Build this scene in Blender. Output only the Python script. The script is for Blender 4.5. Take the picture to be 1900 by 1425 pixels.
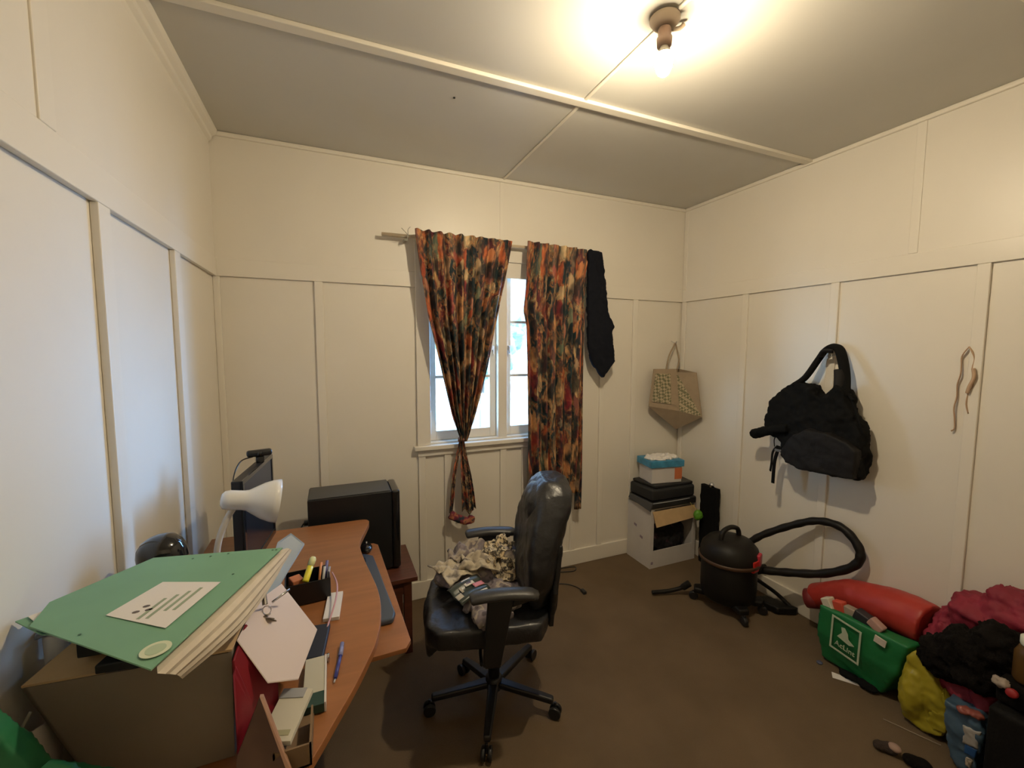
import bpy, bmesh, math, random
from mathutils import Vector, Matrix, noise as mn
random.seed(7)
PI=math.pi
S=bpy.context.scene
for o in list(bpy.data.objects): bpy.data.objects.remove(o)
COL=S.collection

# ---------------------------------------------------------------- camera, sky, exposure
cd=bpy.data.cameras.new('camera'); cam=bpy.data.objects.new('camera',cd); COL.objects.link(cam)
P_,Y_,R_=math.radians(4.765),math.radians(22.856),math.radians(0.169)
fw=Vector((math.sin(Y_)*math.cos(P_),math.cos(Y_)*math.cos(P_),-math.sin(P_)))
rr=Vector((math.cos(Y_),-math.sin(Y_),0)); uu=rr.cross(fw)
r2=rr*math.cos(R_)+uu*math.sin(R_); u2=-rr*math.sin(R_)+uu*math.cos(R_)
m=Matrix((r2,u2,-fw)).transposed().to_4x4(); m.translation=Vector((.5484,-2.680,1.6118))
cam.matrix_world=m
cd.sensor_fit='HORIZONTAL'; cd.sensor_width=36; cd.lens=36*796.98/1900; cd.clip_start=.02
S.camera=cam
S.view_settings.view_transform='Standard'; S.view_settings.look='None'
S.view_settings.exposure=0.0; S.view_settings.gamma=1; S.view_settings.use_curve_mapping=False
wd=bpy.data.worlds.new('sky'); S.world=wd; wd.use_nodes=True
nt=wd.node_tree; nt.nodes.clear()
wo=nt.nodes.new('ShaderNodeOutputWorld'); bg=nt.nodes.new('ShaderNodeBackground')
tc=nt.nodes.new('ShaderNodeTexCoord'); sx=nt.nodes.new('ShaderNodeSeparateXYZ'); cr=nt.nodes.new('ShaderNodeValToRGB')
cr.color_ramp.elements[0].position=.45; cr.color_ramp.elements[0].color=(.42,.66,1,1)
cr.color_ramp.elements[1].position=.9; cr.color_ramp.elements[1].color=(.26,.52,1,1)
mr=nt.nodes.new('ShaderNodeMapRange'); mr.inputs[1].default_value=-1; mr.inputs[2].default_value=1
nt.links.new(tc.outputs['Generated'],sx.inputs[0]); nt.links.new(sx.outputs[2],mr.inputs[0]); nt.links.new(mr.outputs[0],cr.inputs[0])
bg.inputs[1].default_value=5.5
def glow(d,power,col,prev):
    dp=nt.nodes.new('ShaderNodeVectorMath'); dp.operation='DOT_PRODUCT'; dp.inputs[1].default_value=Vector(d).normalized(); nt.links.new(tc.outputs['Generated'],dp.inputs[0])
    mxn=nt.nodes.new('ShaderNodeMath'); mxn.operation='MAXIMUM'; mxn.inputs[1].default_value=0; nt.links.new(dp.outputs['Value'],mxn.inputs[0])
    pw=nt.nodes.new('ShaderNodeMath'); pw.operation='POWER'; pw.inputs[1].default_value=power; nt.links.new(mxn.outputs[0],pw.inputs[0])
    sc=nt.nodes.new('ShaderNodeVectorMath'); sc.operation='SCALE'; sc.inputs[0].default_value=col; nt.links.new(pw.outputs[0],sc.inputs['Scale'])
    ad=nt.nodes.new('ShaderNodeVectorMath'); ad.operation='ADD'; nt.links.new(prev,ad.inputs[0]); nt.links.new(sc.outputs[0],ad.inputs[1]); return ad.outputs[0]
# two added low lobes in the sky, aimed to light the left and right walls
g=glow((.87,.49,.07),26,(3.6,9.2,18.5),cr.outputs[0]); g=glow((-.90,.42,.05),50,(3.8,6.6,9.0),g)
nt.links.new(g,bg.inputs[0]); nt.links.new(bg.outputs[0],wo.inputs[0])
sn=bpy.data.lights.new('sun','SUN'); sn.energy=25; sn.angle=.01; sn.color=(.52,.77,1)
sno=bpy.data.objects.new('sun',sn); COL.objects.link(sno); sno.rotation_euler=Vector((.25,.62,-.75)).to_track_quat('-Z','Y').to_euler()
pl=bpy.data.lights.new('window_portal','AREA'); pl.shape='RECTANGLE'; pl.size=.98; pl.size_y=1.2
plo=bpy.data.objects.new('window_portal',pl); COL.objects.link(plo); plo.location=(1.61,.10,1.6); plo.rotation_euler=(-PI/2,0,0)
pl.cycles.is_portal=True

# ---------------------------------------------------------------- materials
def s2l(c): return c/12.92 if c<=.04045 else ((c+.055)/1.055)**2.4
def hx(h): 
    h=h.lstrip('#'); return tuple(s2l(int(h[i:i+2],16)/255) for i in (0,2,4))
MATS={}
def mat(name,color,rough=.6,metal=0,bump=0,bscale=60,var=0,vscale=8,spec=.5,trans=0,alpha=1,coat=0,sheen=0,emit=None,estr=0):
    if name in MATS: return MATS[name]
    if isinstance(color,str): color=hx(color)
    M=bpy.data.materials.new(name); M.use_nodes=True; n=M.node_tree; b=n.nodes['Principled BSDF']
    b.inputs['Base Color'].default_value=(*color,1); b.inputs['Roughness'].default_value=rough
    b.inputs['Metallic'].default_value=metal; b.inputs['Specular IOR Level'].default_value=spec
    b.inputs['Transmission Weight'].default_value=trans; b.inputs['Alpha'].default_value=alpha
    b.inputs['Coat Weight'].default_value=coat; b.inputs['Sheen Weight'].default_value=sheen
    t=n.nodes.new('ShaderNodeTexCoord')
    if emit: b.inputs['Emission Color'].default_value=(*emit,1); b.inputs['Emission Strength'].default_value=estr
    if var:
        ns=n.nodes.new('ShaderNodeTexNoise'); ns.inputs['Scale'].default_value=vscale; ns.inputs['Detail'].default_value=5
        n.links.new(t.outputs['Object'],ns.inputs['Vector'])
        r=n.nodes.new('ShaderNodeValToRGB'); r.color_ramp.elements[0].position=.3; r.color_ramp.elements[1].position=.7
        r.color_ramp.elements[0].color=(*[max(0,c*(1-var)) for c in color],1); r.color_ramp.elements[1].color=(*[min(1,c*(1+var)) for c in color],1)
        n.links.new(ns.outputs[0],r.inputs[0]); n.links.new(r.outputs[0],b.inputs['Base Color'])
    if bump:
        nb=n.nodes.new('ShaderNodeTexNoise'); nb.inputs['Scale'].default_value=bscale; nb.inputs['Detail'].default_value=4
        n.links.new(t.outputs['Object'],nb.inputs['Vector'])
        bp=n.nodes.new('ShaderNodeBump'); bp.inputs['Strength'].default_value=bump; bp.inputs['Distance'].default_value=.01
        n.links.new(nb.outputs[0],bp.inputs['Height']); n.links.new(bp.outputs[0],b.inputs['Normal'])
    MATS[name]=M; return M
def woodmat(name,c1,c2,rough=.35,scale=(6,40,40)):
    if name in MATS: return MATS[name]
    M=mat(name,c1,rough); n=M.node_tree; b=n.nodes['Principled BSDF']
    t=n.nodes.new('ShaderNodeTexCoord'); mp=n.nodes.new('ShaderNodeMapping'); mp.inputs['Scale'].default_value=scale
    ns=n.nodes.new('ShaderNodeTexNoise'); ns.inputs['Scale'].default_value=1; ns.inputs['Detail'].default_value=6; ns.inputs['Distortion'].default_value=.6
    r=n.nodes.new('ShaderNodeValToRGB'); r.color_ramp.elements[0].position=.3; r.color_ramp.elements[1].position=.72
    r.color_ramp.elements[0].color=(*hx(c1),1); r.color_ramp.elements[1].color=(*hx(c2),1)
    n.links.new(t.outputs['Object'],mp.inputs[0]); n.links.new(mp.outputs[0],ns.inputs['Vector']); n.links.new(ns.outputs[0],r.inputs[0]); n.links.new(r.outputs[0],b.inputs['Base Color'])
    return M
WALL=mat('cream_gloss_paint',(.76,.71,.62),.38,bump=.05,bscale=14,var=.02,vscale=2.5)
CEIL=mat('ceiling_paint',(.58,.56,.51),.42,bump=.04,bscale=10,var=.03,vscale=2)
TRIM=mat('trim_paint',(.77,.72,.63),.32,bump=.03,bscale=30)
CTRIM=mat('cornice_paint',(.78,.73,.63),.35)
CARPET=mat('brown_carpet',(.20,.14,.085),.95,bump=.8,bscale=420,var=.12,vscale=3,spec=.15)
BLKP=mat('black_plastic',(.012,.012,.013),.38,bump=.05,bscale=200)
BLKG=mat('glossy_black',(.01,.01,.011),.12,coat=.5)
BLKM=mat('matte_black',(.012,.013,.015),.6)
LEATH=mat('black_leather',(.018,.018,.020),.36,bump=.25,bscale=45,spec=.6)
BLKF=mat('black_fabric',(.006,.006,.006),.9,bump=.15,bscale=300,spec=.15)
CHROME=mat('chrome',(.7,.7,.72),.18,metal=1)
WHITEP=mat('white_plastic',(.72,.71,.68),.22,coat=.3)
PAPER=mat('paper_white',(.74,.70,.66),.8,bump=.03,bscale=40)
CREAMP=mat('paper_cream',(.66,.58,.46),.8,var=.06,vscale=30)
CARD=mat('brown_cardboard',(.55,.38,.20),.85,var=.06,vscale=20)
CARDW=mat('white_carton',(.60,.57,.55),.7,var=.03,vscale=10)
DESKM=woodmat('orange_laminate','#93603a','#a46c42',.36,(3,30,30))
DWOOD=woodmat('dark_brown_wood','#4d2a1c','#67392a',.4,(5,40,40))

# ---------------------------------------------------------------- helpers
BASE={}
def tag(o,label=None,cat=None,group=None,kind=None):
    if label: o['label']=label
    if cat: o['category']=cat
    if group: o['group']=group
    if kind: o['kind']=kind
    return o
def thing(name,label,cat,loc=(0,0,0),rz=0,group=None,local=False):
    o=bpy.data.objects.new(name,None); COL.objects.link(o); o.empty_display_size=.05
    o.location=loc; o.rotation_euler=(0,0,rz); BASE[o.name]=None if local else Vector(loc)
    return tag(o,label,cat,group)
def obj(name,bm,m,parent=None,smooth=False,bevel=0,recalc=True):
    if recalc: bmesh.ops.recalc_face_normals(bm,faces=bm.faces[:])
    if parent is not None:
        b=BASE.get(parent.name)
    else:
        xs=[v.co for v in bm.verts]
        b=Vector(((min(v.x for v in xs)+max(v.x for v in xs))/2,(min(v.y for v in xs)+max(v.y for v in xs))/2,min(v.z for v in xs)))
    if b is not None: bmesh.ops.translate(bm,verts=bm.verts[:],vec=-b)
    me=bpy.data.meshes.new(name); bm.to_mesh(me); bm.free()
    o=bpy.data.objects.new(name,me); COL.objects.link(o)
    for mm in (m if isinstance(m,(list,tuple)) else [m]): me.materials.append(mm)
    if smooth:
        for p in me.polygons: p.use_smooth=True
    if parent is not None: o.parent=parent
    else: o.location=b
    BASE[o.name]=b
    if bevel:
        md=o.modifiers.new('bevel','BEVEL'); md.width=bevel; md.segments=2; md.limit_method='ANGLE'; md.angle_limit=.6
        for p in me.polygons: p.use_smooth=True
        w=o.modifiers.new('wn','WEIGHTED_NORMAL'); w.keep_sharp=True
    return o
def struct(name,bm,m,parent=None,**k):
    o=obj(name,bm,m,parent,**k)
    if parent is None: o['kind']='structure'
    return o
def B(): return bmesh.new()
def box(bm,x0,y0,z0,x1,y1,z1,mx=None,mi=0):
    vs=[bm.verts.new((x,y,z)) for x in (x0,x1) for y in (y0,y1) for z in (z0,z1)]
    f=[(0,1,3,2),(4,6,7,5),(0,4,5,1),(2,3,7,6),(0,2,6,4),(1,5,7,3)]
    for q in f:
        fc=bm.faces.new([vs[i] for i in q]); fc.material_index=mi
    if mx is not None: bmesh.ops.transform(bm,matrix=mx,verts=vs)
    return bm
def bx(*a,**k): return box(B(),*a,**k)
def prism(bm,pts,d,mi=0):
    d=Vector(d); a=[bm.verts.new(Vector(p)) for p in pts]; b=[bm.verts.new(Vector(p)+d) for p in pts]
    bm.faces.new(a).material_index=mi; bm.faces.new(b[::-1]).material_index=mi; n=len(pts)
    for i in range(n):
        bm.faces.new((a[i],a[(i+1)%n],b[(i+1)%n],b[i])).material_index=mi
    return bm
def smoothpts(pts,n=6):
    pts=[Vector(p) for p in pts]
    if len(pts)<3: return pts
    out=[]
    for i in range(len(pts)-1):
        p0=pts[max(i-1,0)];p1=pts[i];p2=pts[i+1];p3=pts[min(i+2,len(pts)-1)]
        for k in range(n):
            t=k/n; out.append(.5*((2*p1)+(-p0+p2)*t+(2*p0-5*p1+4*p2-p3)*t*t+(-p0+3*p1-3*p2+p3)*t**3))
    out.append(pts[-1]); return out
def tube(bm,pts,r,seg=10,n=6,flat=1,mi=0):
    P=smoothpts(pts,n); rings=[]; up=None
    for i,p in enumerate(P):
        d=(P[min(i+1,len(P)-1)]-P[max(i-1,0)]).normalized()
        if up is None:
            up=Vector((0,0,1)) if abs(d.z)<.9 else Vector((1,0,0))
        s=d.cross(up).normalized(); up=s.cross(d).normalized()
        R=r(i/(len(P)-1)) if callable(r) else r
        rings.append([bm.verts.new(p+s*math.cos(a)*R+up*math.sin(a)*R*flat) for a in [2*PI*k/seg for k in range(seg)]])
    for a,b in zip(rings,rings[1:]):
        for k in range(seg): bm.faces.new((a[k],a[(k+1)%seg],b[(k+1)%seg],b[k])).material_index=mi
    bm.faces.new(rings[0][::-1]).material_index=mi; bm.faces.new(rings[-1]).material_index=mi
    return bm
def lathe(bm,prof,c=(0,0,0),axis=(0,0,1),seg=28,mi=0,cap=True):
    q=Vector((0,0,1)).rotation_difference(Vector(axis).normalized()); c=Vector(c); rings=[]
    for r,z in prof:
        rings.append([bm.verts.new(c+q@Vector((max(r,1e-4)*math.cos(2*PI*k/seg),max(r,1e-4)*math.sin(2*PI*k/seg),z))) for k in range(seg)])
    for a,b in zip(rings,rings[1:]):
        for k in range(seg): bm.faces.new((a[k],a[(k+1)%seg],b[(k+1)%seg],b[k])).material_index=mi
    if cap: bm.faces.new(rings[0][::-1]).material_index=mi; bm.faces.new(rings[-1]).material_index=mi
    return bm
def ell(bm,c,r,rot=None,seg=20):
    mx=Matrix.Translation(Vector(c))
    if rot is not None: mx=mx@rot
    mx=mx@Matrix.Diagonal((*r,1))
    bmesh.ops.create_uvsphere(bm,u_segments=seg,v_segments=12,radius=1,matrix=mx); return bm
def RZ(a): return Matrix.Rotation(a,4,'Z')
def about(c,rot): return Matrix.Translation(Vector(c))@rot@Matrix.Translation(-Vector(c))
TEX={}
def clouds(size,depth=3):
    k=(size,depth)
    if k not in TEX:
        t=bpy.data.textures.new('clouds%g'%size,'CLOUDS'); t.noise_scale=size; t.noise_depth=depth; TEX[k]=t
    return TEX[k]
def soft(name,bm,m,parent=None,voxel=.008,smooth=8,wr=0,wsize=.05,wr2=0,wsize2=.02):
    o=obj(name,bm,m,parent,smooth=True)
    r=o.modifiers.new('remesh','REMESH'); r.mode='VOXEL'; r.voxel_size=voxel; r.use_smooth_shade=True
    if smooth:
        s=o.modifiers.new('smooth','SMOOTH'); s.iterations=smooth; s.factor=.5
    for w,z in ((wr,wsize),(wr2,wsize2)):
        if w:
            d=o.modifiers.new('folds','DISPLACE'); d.texture=clouds(z); d.strength=w; d.mid_level=.5
            d.texture_coords='GLOBAL' if False else 'LOCAL'
    return o
def sheet(name,grid,m,parent=None,thick=.002,smooth=True,uv=None):
    """grid[i][j] of points -> thin cloth / paper sheet with thickness; uv in metres"""
    bm=B(); nu=len(grid); nv=len(grid[0]); V=[[bm.verts.new(Vector(p)) for p in row] for row in grid]
    ul=bm.loops.layers.uv.new('UVMap')
    for i in range(nu-1):
        for j in range(nv-1):
            f=bm.faces.new((V[i][j],V[i+1][j],V[i+1][j+1],V[i][j+1]))
            if uv:
                for l,(a,b) in zip(f.loops,((i,j),(i+1,j),(i+1,j+1),(i,j+1))): l[ul].uv=uv(a,b)
    o=obj(name,bm,m,parent,smooth=smooth,recalc=False)
    s=o.modifiers.new('thickness','SOLIDIFY'); s.thickness=thick; s.offset=0
    return o
def txt(name,body,size,mx,m,parent,ext=.0008):
    cu=bpy.data.curves.new(name,'FONT'); cu.body=body; cu.size=size; cu.extrude=ext; cu.align_x='CENTER'; cu.align_y='CENTER'
    to=bpy.data.objects.new('tmp',cu); COL.objects.link(to)
    bpy.context.view_layer.update()
    me=bpy.data.meshes.new_from_object(to.evaluated_get(bpy.context.evaluated_depsgraph_get())); bpy.data.objects.remove(to)
    bm=B(); bm.from_mesh(me); bmesh.ops.transform(bm,matrix=mx,verts=bm.verts[:])
    return obj(name,bm,m,parent,recalc=False)

def patt(name,cols,scale=18,pos=None):
    M=bpy.data.materials.new(name); M.use_nodes=True; n=M.node_tree; b=n.nodes['Principled BSDF']; b.inputs['Roughness'].default_value=.85
    t=n.nodes.new('ShaderNodeTexCoord'); ns=n.nodes.new('ShaderNodeTexNoise'); ns.inputs['Scale'].default_value=scale; ns.inputs['Detail'].default_value=2.5
    n.links.new(t.outputs['Object'],ns.inputs['Vector']); r=n.nodes.new('ShaderNodeValToRGB'); e=r.color_ramp; e.interpolation='EASE'
    k=len(cols); e.elements[0].position=.3; e.elements[0].color=(*hx(cols[0]),1); e.elements[1].position=.72; e.elements[1].color=(*hx(cols[-1]),1)
    for i,c in enumerate(cols[1:-1]): q=e.elements.new(.3+.42*(i+1)/(k-1)); q.color=(*hx(c),1)
    n.links.new(ns.outputs[0],r.inputs[0]); n.links.new(r.outputs[0],b.inputs['Base Color']); MATS[name]=M; return M
# ---------------------------------------------------------------- room shell
W=3.156; H=2.70; R=1.98; RT=2.072; YF=-3.15; T=.12
WX0,WX1,WZ0,WZ1=1.105,2.115,1.0,2.185
struct('floor',bx(-T,YF-T,-.1,W+T,T,0),CARPET)
struct('ceiling',bx(-T,YF-T,H,W+T,T,H+.1),CEIL)
struct('wall_left',bx(-T,YF-T,0,0,T,H),WALL)
struct('wall_right',bx(W,YF-T,0,W+T,T,H),WALL)
bm=B(); box(bm,0,0,0,WX0,T,H); box(bm,WX1,0,0,W,T,H); box(bm,WX0,0,0,WX1,T,WZ0); box(bm,WX0,0,WZ1,WX1,T,H)
struct('wall_back',bm,WALL)
struct('wall_front',bx(0,YF-T,0,W,YF,H),WALL)
tn=[0]
def trim(bm,m=TRIM,bevel=.003):
    tn[0]+=1; return struct('trim_%d'%tn[0],bm,m,bevel=bevel)
th=.014
# upper wall sheets, almost flush with the belt rail
struct('wall_back_upper',bx(0,-.010,RT,W,0,H-.02),WALL); struct('wall_left_upper',bx(0,YF,RT,.014,-.010,H-.07),WALL); struct('wall_right_upper',bx(W-.010,YF,RT,W,-.010,H-.02),WALL)
# belt rails and cover battens, one board each
trim(bx(0,-th,R,1.035,0,RT)); trim(bx(2.187,-th,R,W,0,RT))
trim(bx(0,YF,R-.002,.019,-.014,RT)); trim(bx(W-th,YF,R,W,-.014,RT))
for x in (.497,2.40,2.69): trim(bx(x-.022,-th,.115,x+.022,0,R))
trim(bx(0,-th,.115,.03,0,R)); 
for x in (1.06,1.225,1.61,1.77,2.165): trim(bx(x-.022,-th,.115,x+.022,0,.955))
trim(bx(1.585,-th,RT+.178,1.612,0,H-.02))
for y in (-.628,-1.21,-1.80,-2.4): trim(bx(0,y-.033,.115,.019,y+.033,R-.002))
for y in (-.58,-1.142,-1.735,-2.32): trim(bx(W-th,y-.022,.115,W,y+.022,R))
trim(bx(W-th,-.052,.115,W,-.014,R)); trim(bx(W-th,-.05,RT,W,-.014,H-.026))
trim(bx(0,-1.465,RT,.019,-1.405,H-.07)); trim(bx(W-th,-1.50,RT,W,-1.462,H-.02))
# ceiling battens
trim(bx(.05,-.985,H-.016,W-.02,-.941,H),CTRIM); 
trim(bx(1.600,-.941,H-.009,1.615,-.02,H),CTRIM); trim(bx(1.600,-1.98,H-.009,1.615,-.985,H),CTRIM)
trim(bx(.05,-2.02,H-.016,W-.02,-1.98,H),CTRIM)
# cornices: small quads on back and right walls, stepped moulding on the left
trim(bx(.0,-.022,H-.024,W,0,H),CTRIM,.006); trim(bx(W-.022,YF,H-.024,W,-.022,H),CTRIM,.006)
bm=B()
prism(bm,[(0,YF,H-.082),(.014,YF,H-.082),(.016,YF,H-.062),(.03,YF,H-.05),(.032,YF,H-.036),(.05,YF,H-.022),(.056,YF,H),(0,YF,H)],(0,-YF-.022,0))
trim(bm,CTRIM,.002)
nb=[0]
def base(n,bm): struct('baseboard_'+n,bm,TRIM,bevel=.004)
base('back',bx(0,-.018,0,W,0,.115)); base('left',bx(0,YF,0,.018,-.018,.115)); base('right',bx(W-.018,YF,0,W,-.018,.118))
# window
win=bpy.data.objects.new('window_1',None); COL.objects.link(win); win.location=(1.61,0,WZ0); win['kind']='structure'; BASE[win.name]=Vector((1.61,0,WZ0))
bm=B(); box(bm,1.033,-.02,WZ0,WX0+.012,0,2.25); box(bm,WX1-.012,-.02,WZ0,2.187,0,2.25); box(bm,WX0+.012,-.02,WZ1-.012,WX1-.012,0,2.25)
obj('architrave',bm,TRIM,win,bevel=.003)
bm=B(); box(bm,1.01,-.045,.972,2.21,0,1.0); box(bm,1.033,-.02,.93,2.187,0,.972); obj('window_sill',bm,TRIM,win,bevel=.004)
bm=B(); box(bm,WX0,0,WZ0,WX0+.016,T,WZ1); box(bm,WX1-.016,0,WZ0,WX1,T,WZ1); box(bm,WX0,0,WZ1-.016,WX1,T,WZ1); box(bm,WX0,0,WZ0,WX1,T,WZ0+.012); box(bm,1.578,0,WZ0+.012,1.642,T,WZ1-.016)
obj('window_frame',bm,TRIM,win,bevel=.002)
glass=bpy.data.materials.new('window_glass'); glass.use_nodes=True; n_=glass.node_tree; n_.nodes.clear()
go_=n_.nodes.new('ShaderNodeOutputMaterial'); gm_=n_.nodes.new('ShaderNodeMixShader'); gt_=n_.nodes.new('ShaderNodeBsdfTransparent'); gg_=n_.nodes.new('ShaderNodeBsdfGlossy'); gm_.inputs[0].default_value=.06
gg_.inputs['Roughness'].default_value=.02; n_.links.new(gt_.outputs[0],gm_.inputs[1]); n_.links.new(gg_.outputs[0],gm_.inputs[2]); n_.links.new(gm_.outputs[0],go_.inputs[0])
for (a,b) in ((WX0+.018,1.576),(1.644,WX1-.018)):
    y0,y1=.045,.08; z0,z1=WZ0+.014,WZ1-.018; s=.042
    bm=B(); box(bm,a,y0,z0,a+s,y1,z1); box(bm,b-s,y0,z0,b,y1,z1); box(bm,a+s,y0,z0,b-s,y1,z0+.06); box(bm,a+s,y0,z1-s,b-s,y1,z1)
    for z in (1.425,1.79): box(bm,a+s,y0+.006,z-.009,b-s,y1-.006,z+.009)
    sa=obj('sash',bm,TRIM,win,bevel=.002)
    for zz0,zz1 in ((z0+.06,1.416),(1.434,1.781),(1.799,z1-s)):
        obj('pane',bx(a+s,.06,zz0,b-s,.063,zz1),glass,sa)
    hm=B(); hx_=b-.02 if a<1.3 else a+.02; box(hm,hx_-.008,.022,1.60,hx_+.008,.045,1.63); box(hm,hx_-.004,.012,1.575,hx_+.004,.024,1.63)
    obj('latch',hm,CHROME,win,bevel=.002)
# door behind the camera
dr=bpy.data.objects.new('door_1',None); COL.objects.link(dr); dr.location=(2.3,YF,0); dr['kind']='structure'; BASE[dr.name]=Vector((2.3,YF,0))
obj('door_leaf',bx(1.9,YF,.01,2.7,YF+.03,2.02),TRIM,dr,bevel=.003)
bm=B(); box(bm,1.82,YF,0,1.895,YF+.02,2.10); box(bm,2.705,YF,0,2.78,YF+.02,2.10); box(bm,1.895,YF,2.025,2.705,YF+.02,2.10); obj('door_frame',bm,TRIM,dr,bevel=.003)
obj('door_handle',lathe(B(),[(.012,0),(.012,.03),(.026,.035),(.028,.05),(.02,.062)],(1.96,YF+.03,1.0),(0,1,0)),CHROME,dr,smooth=True)

# ---------------------------------------------------------------- outside the window
EXT_Y=mat('yellow_paint',(.80,.72,.30),.5); EXT_W=mat('white_fence_paint',(.75,.77,.75),.6)
EXT_R=mat('pale_iron_roof',(.30,.42,.50),.6,bump=.4,bscale=30); EXT_G=mat('dry_grass',(.16,.17,.10),.9,var=.3,vscale=2)
LEAF=mat('leaf_green',(.30,.40,.30),.7,var=.4,vscale=5)
struct('ground',bx(-4,.3,-.75,2.2,14,-.65),EXT_G); struct('path',bx(2.2,.3,-.75,8,14,-.65),mat('pale_concrete',(.55,.55,.52),.8,var=.1,vscale=1))
hs=thing('house','pale neighbouring house with iron roof seen through the window gap','house',(4.6,8,-.65))
obj('wall',bx(3.4,8,-.65,7.6,13,2.2),EXT_W,hs)
obj('roof',prism(B(),[(2.9,7.6,2.15),(8,7.6,2.15),(8,10.4,3.9),(2.9,10.4,3.9)],(0,0,.06)),EXT_R,hs)
obj('gable_board',prism(B(),[(2.2,7.4,2.1),(2.2,7.4,2.45),(4.6,7.4,4.7),(4.6,7.4,4.25)],(0,.06,0)),EXT_Y,hs)
w_=obj('window_surround',bx(3.6,7.95,.9,4.8,8.0,2.0),EXT_R,hs)
fn=thing('fence','white paling fence in the bright yard outside the window','fence',(3,5,-.65))
bm=B()
for i in range(53): box(bm,-1+i*.13,5,-.65,-1+i*.13+.085,5.02,.75)
obj('palings',bm,EXT_W,fn)
bm=B(); box(bm,-1,5.02,-.3,5.9,5.07,-.2); box(bm,-1,5.02,.45,5.9,5.07,.55); obj('rail',bm,EXT_W,fn)
tr=thing('tree','sunlit garden tree outside the window','tree',(3.6,6.2,-.65))
soft('foliage',ell(ell(ell(B(),(3.5,6.2,1.6),(.8,.6,.7)),(4.0,6.3,2.0),(.6,.5,.5)),(3.0,6.2,1.9),(.5,.5,.45)),LEAF,tr,voxel=.07,smooth=1,wr=.5,wsize=.2)
obj('trunk',tube(B(),[(3.6,6.2,-.65),(3.55,6.2,.4),(3.6,6.2,1.3)],.07),mat('bark',(.2,.16,.12),.9),tr,smooth=True)

# ---------------------------------------------------------------- ceiling lamp
LX,LY=1.590,-1.49
lm=thing('ceiling_lamp','bare glowing bulb in a batten holder on the ceiling','lamp',(LX,LY,H-.01))
obj('ceiling_rose',lathe(B(),[(.048,0),(.048,-.008),(.044,-.014),(.038,-.022),(.025,-.03)],(LX,LY,H-.010),seg=36),mat('old_holder',(.42,.33,.24),.4),lm,smooth=True)
bm=B(); tube(bm,[(LX+.038,LY+.005,H-.03),(LX+.062,LY-.0,H-.024),(LX+.072,LY-.01,H-.014)],.007); obj('shade_clip',bm,MATS['old_holder'],lm,smooth=True)
obj('lamp_holder',lathe(B(),[(.017,0),(.021,-.008),(.021,-.03),(.025,-.034),(.023,-.058),(.014,-.060)],(LX,LY,H-.038),seg=24),mat('holder_brown',(.40,.27,.2),.35),lm,smooth=True)
BULB=mat('bulb_glow',(1,.9,.75),.3,emit=(1,.83,.57),estr=2700)
# LED globe: the diffuser shines mostly downwards, as such lamps do
n_=BULB.node_tree; ge=n_.nodes.new('ShaderNodeNewGeometry'); sz=n_.nodes.new('ShaderNodeSeparateXYZ'); mp_=n_.nodes.new('ShaderNodeMapRange')
mp_.inputs[1].default_value=-1; mp_.inputs[2].default_value=.1; mp_.inputs[3].default_value=2700; mp_.inputs[4].default_value=360
n_.links.new(ge.outputs['Normal'],sz.inputs[0]); n_.links.new(sz.outputs[2],mp_.inputs[0]); n_.links.new(mp_.outputs[0],n_.nodes['Principled BSDF'].inputs['Emission Strength'])
lb=obj('light_bulb',lathe(B(),[(.030,-.030),(.0305,-.042),(.0285,-.058),(.0245,-.073),(.018,-.085),(.009,-.093),(0,-.095)],(LX,LY,H-.096),seg=24),BULB,lm,smooth=True)
obj('bulb_collar',lathe(B(),[(.012,0),(.0145,-.008),(.0255,-.024),(.0302,-.0295)],(LX,LY,H-.096),seg=24),mat('bulb_white_collar',(.8,.75,.66),.3),lb,smooth=True)

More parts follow.
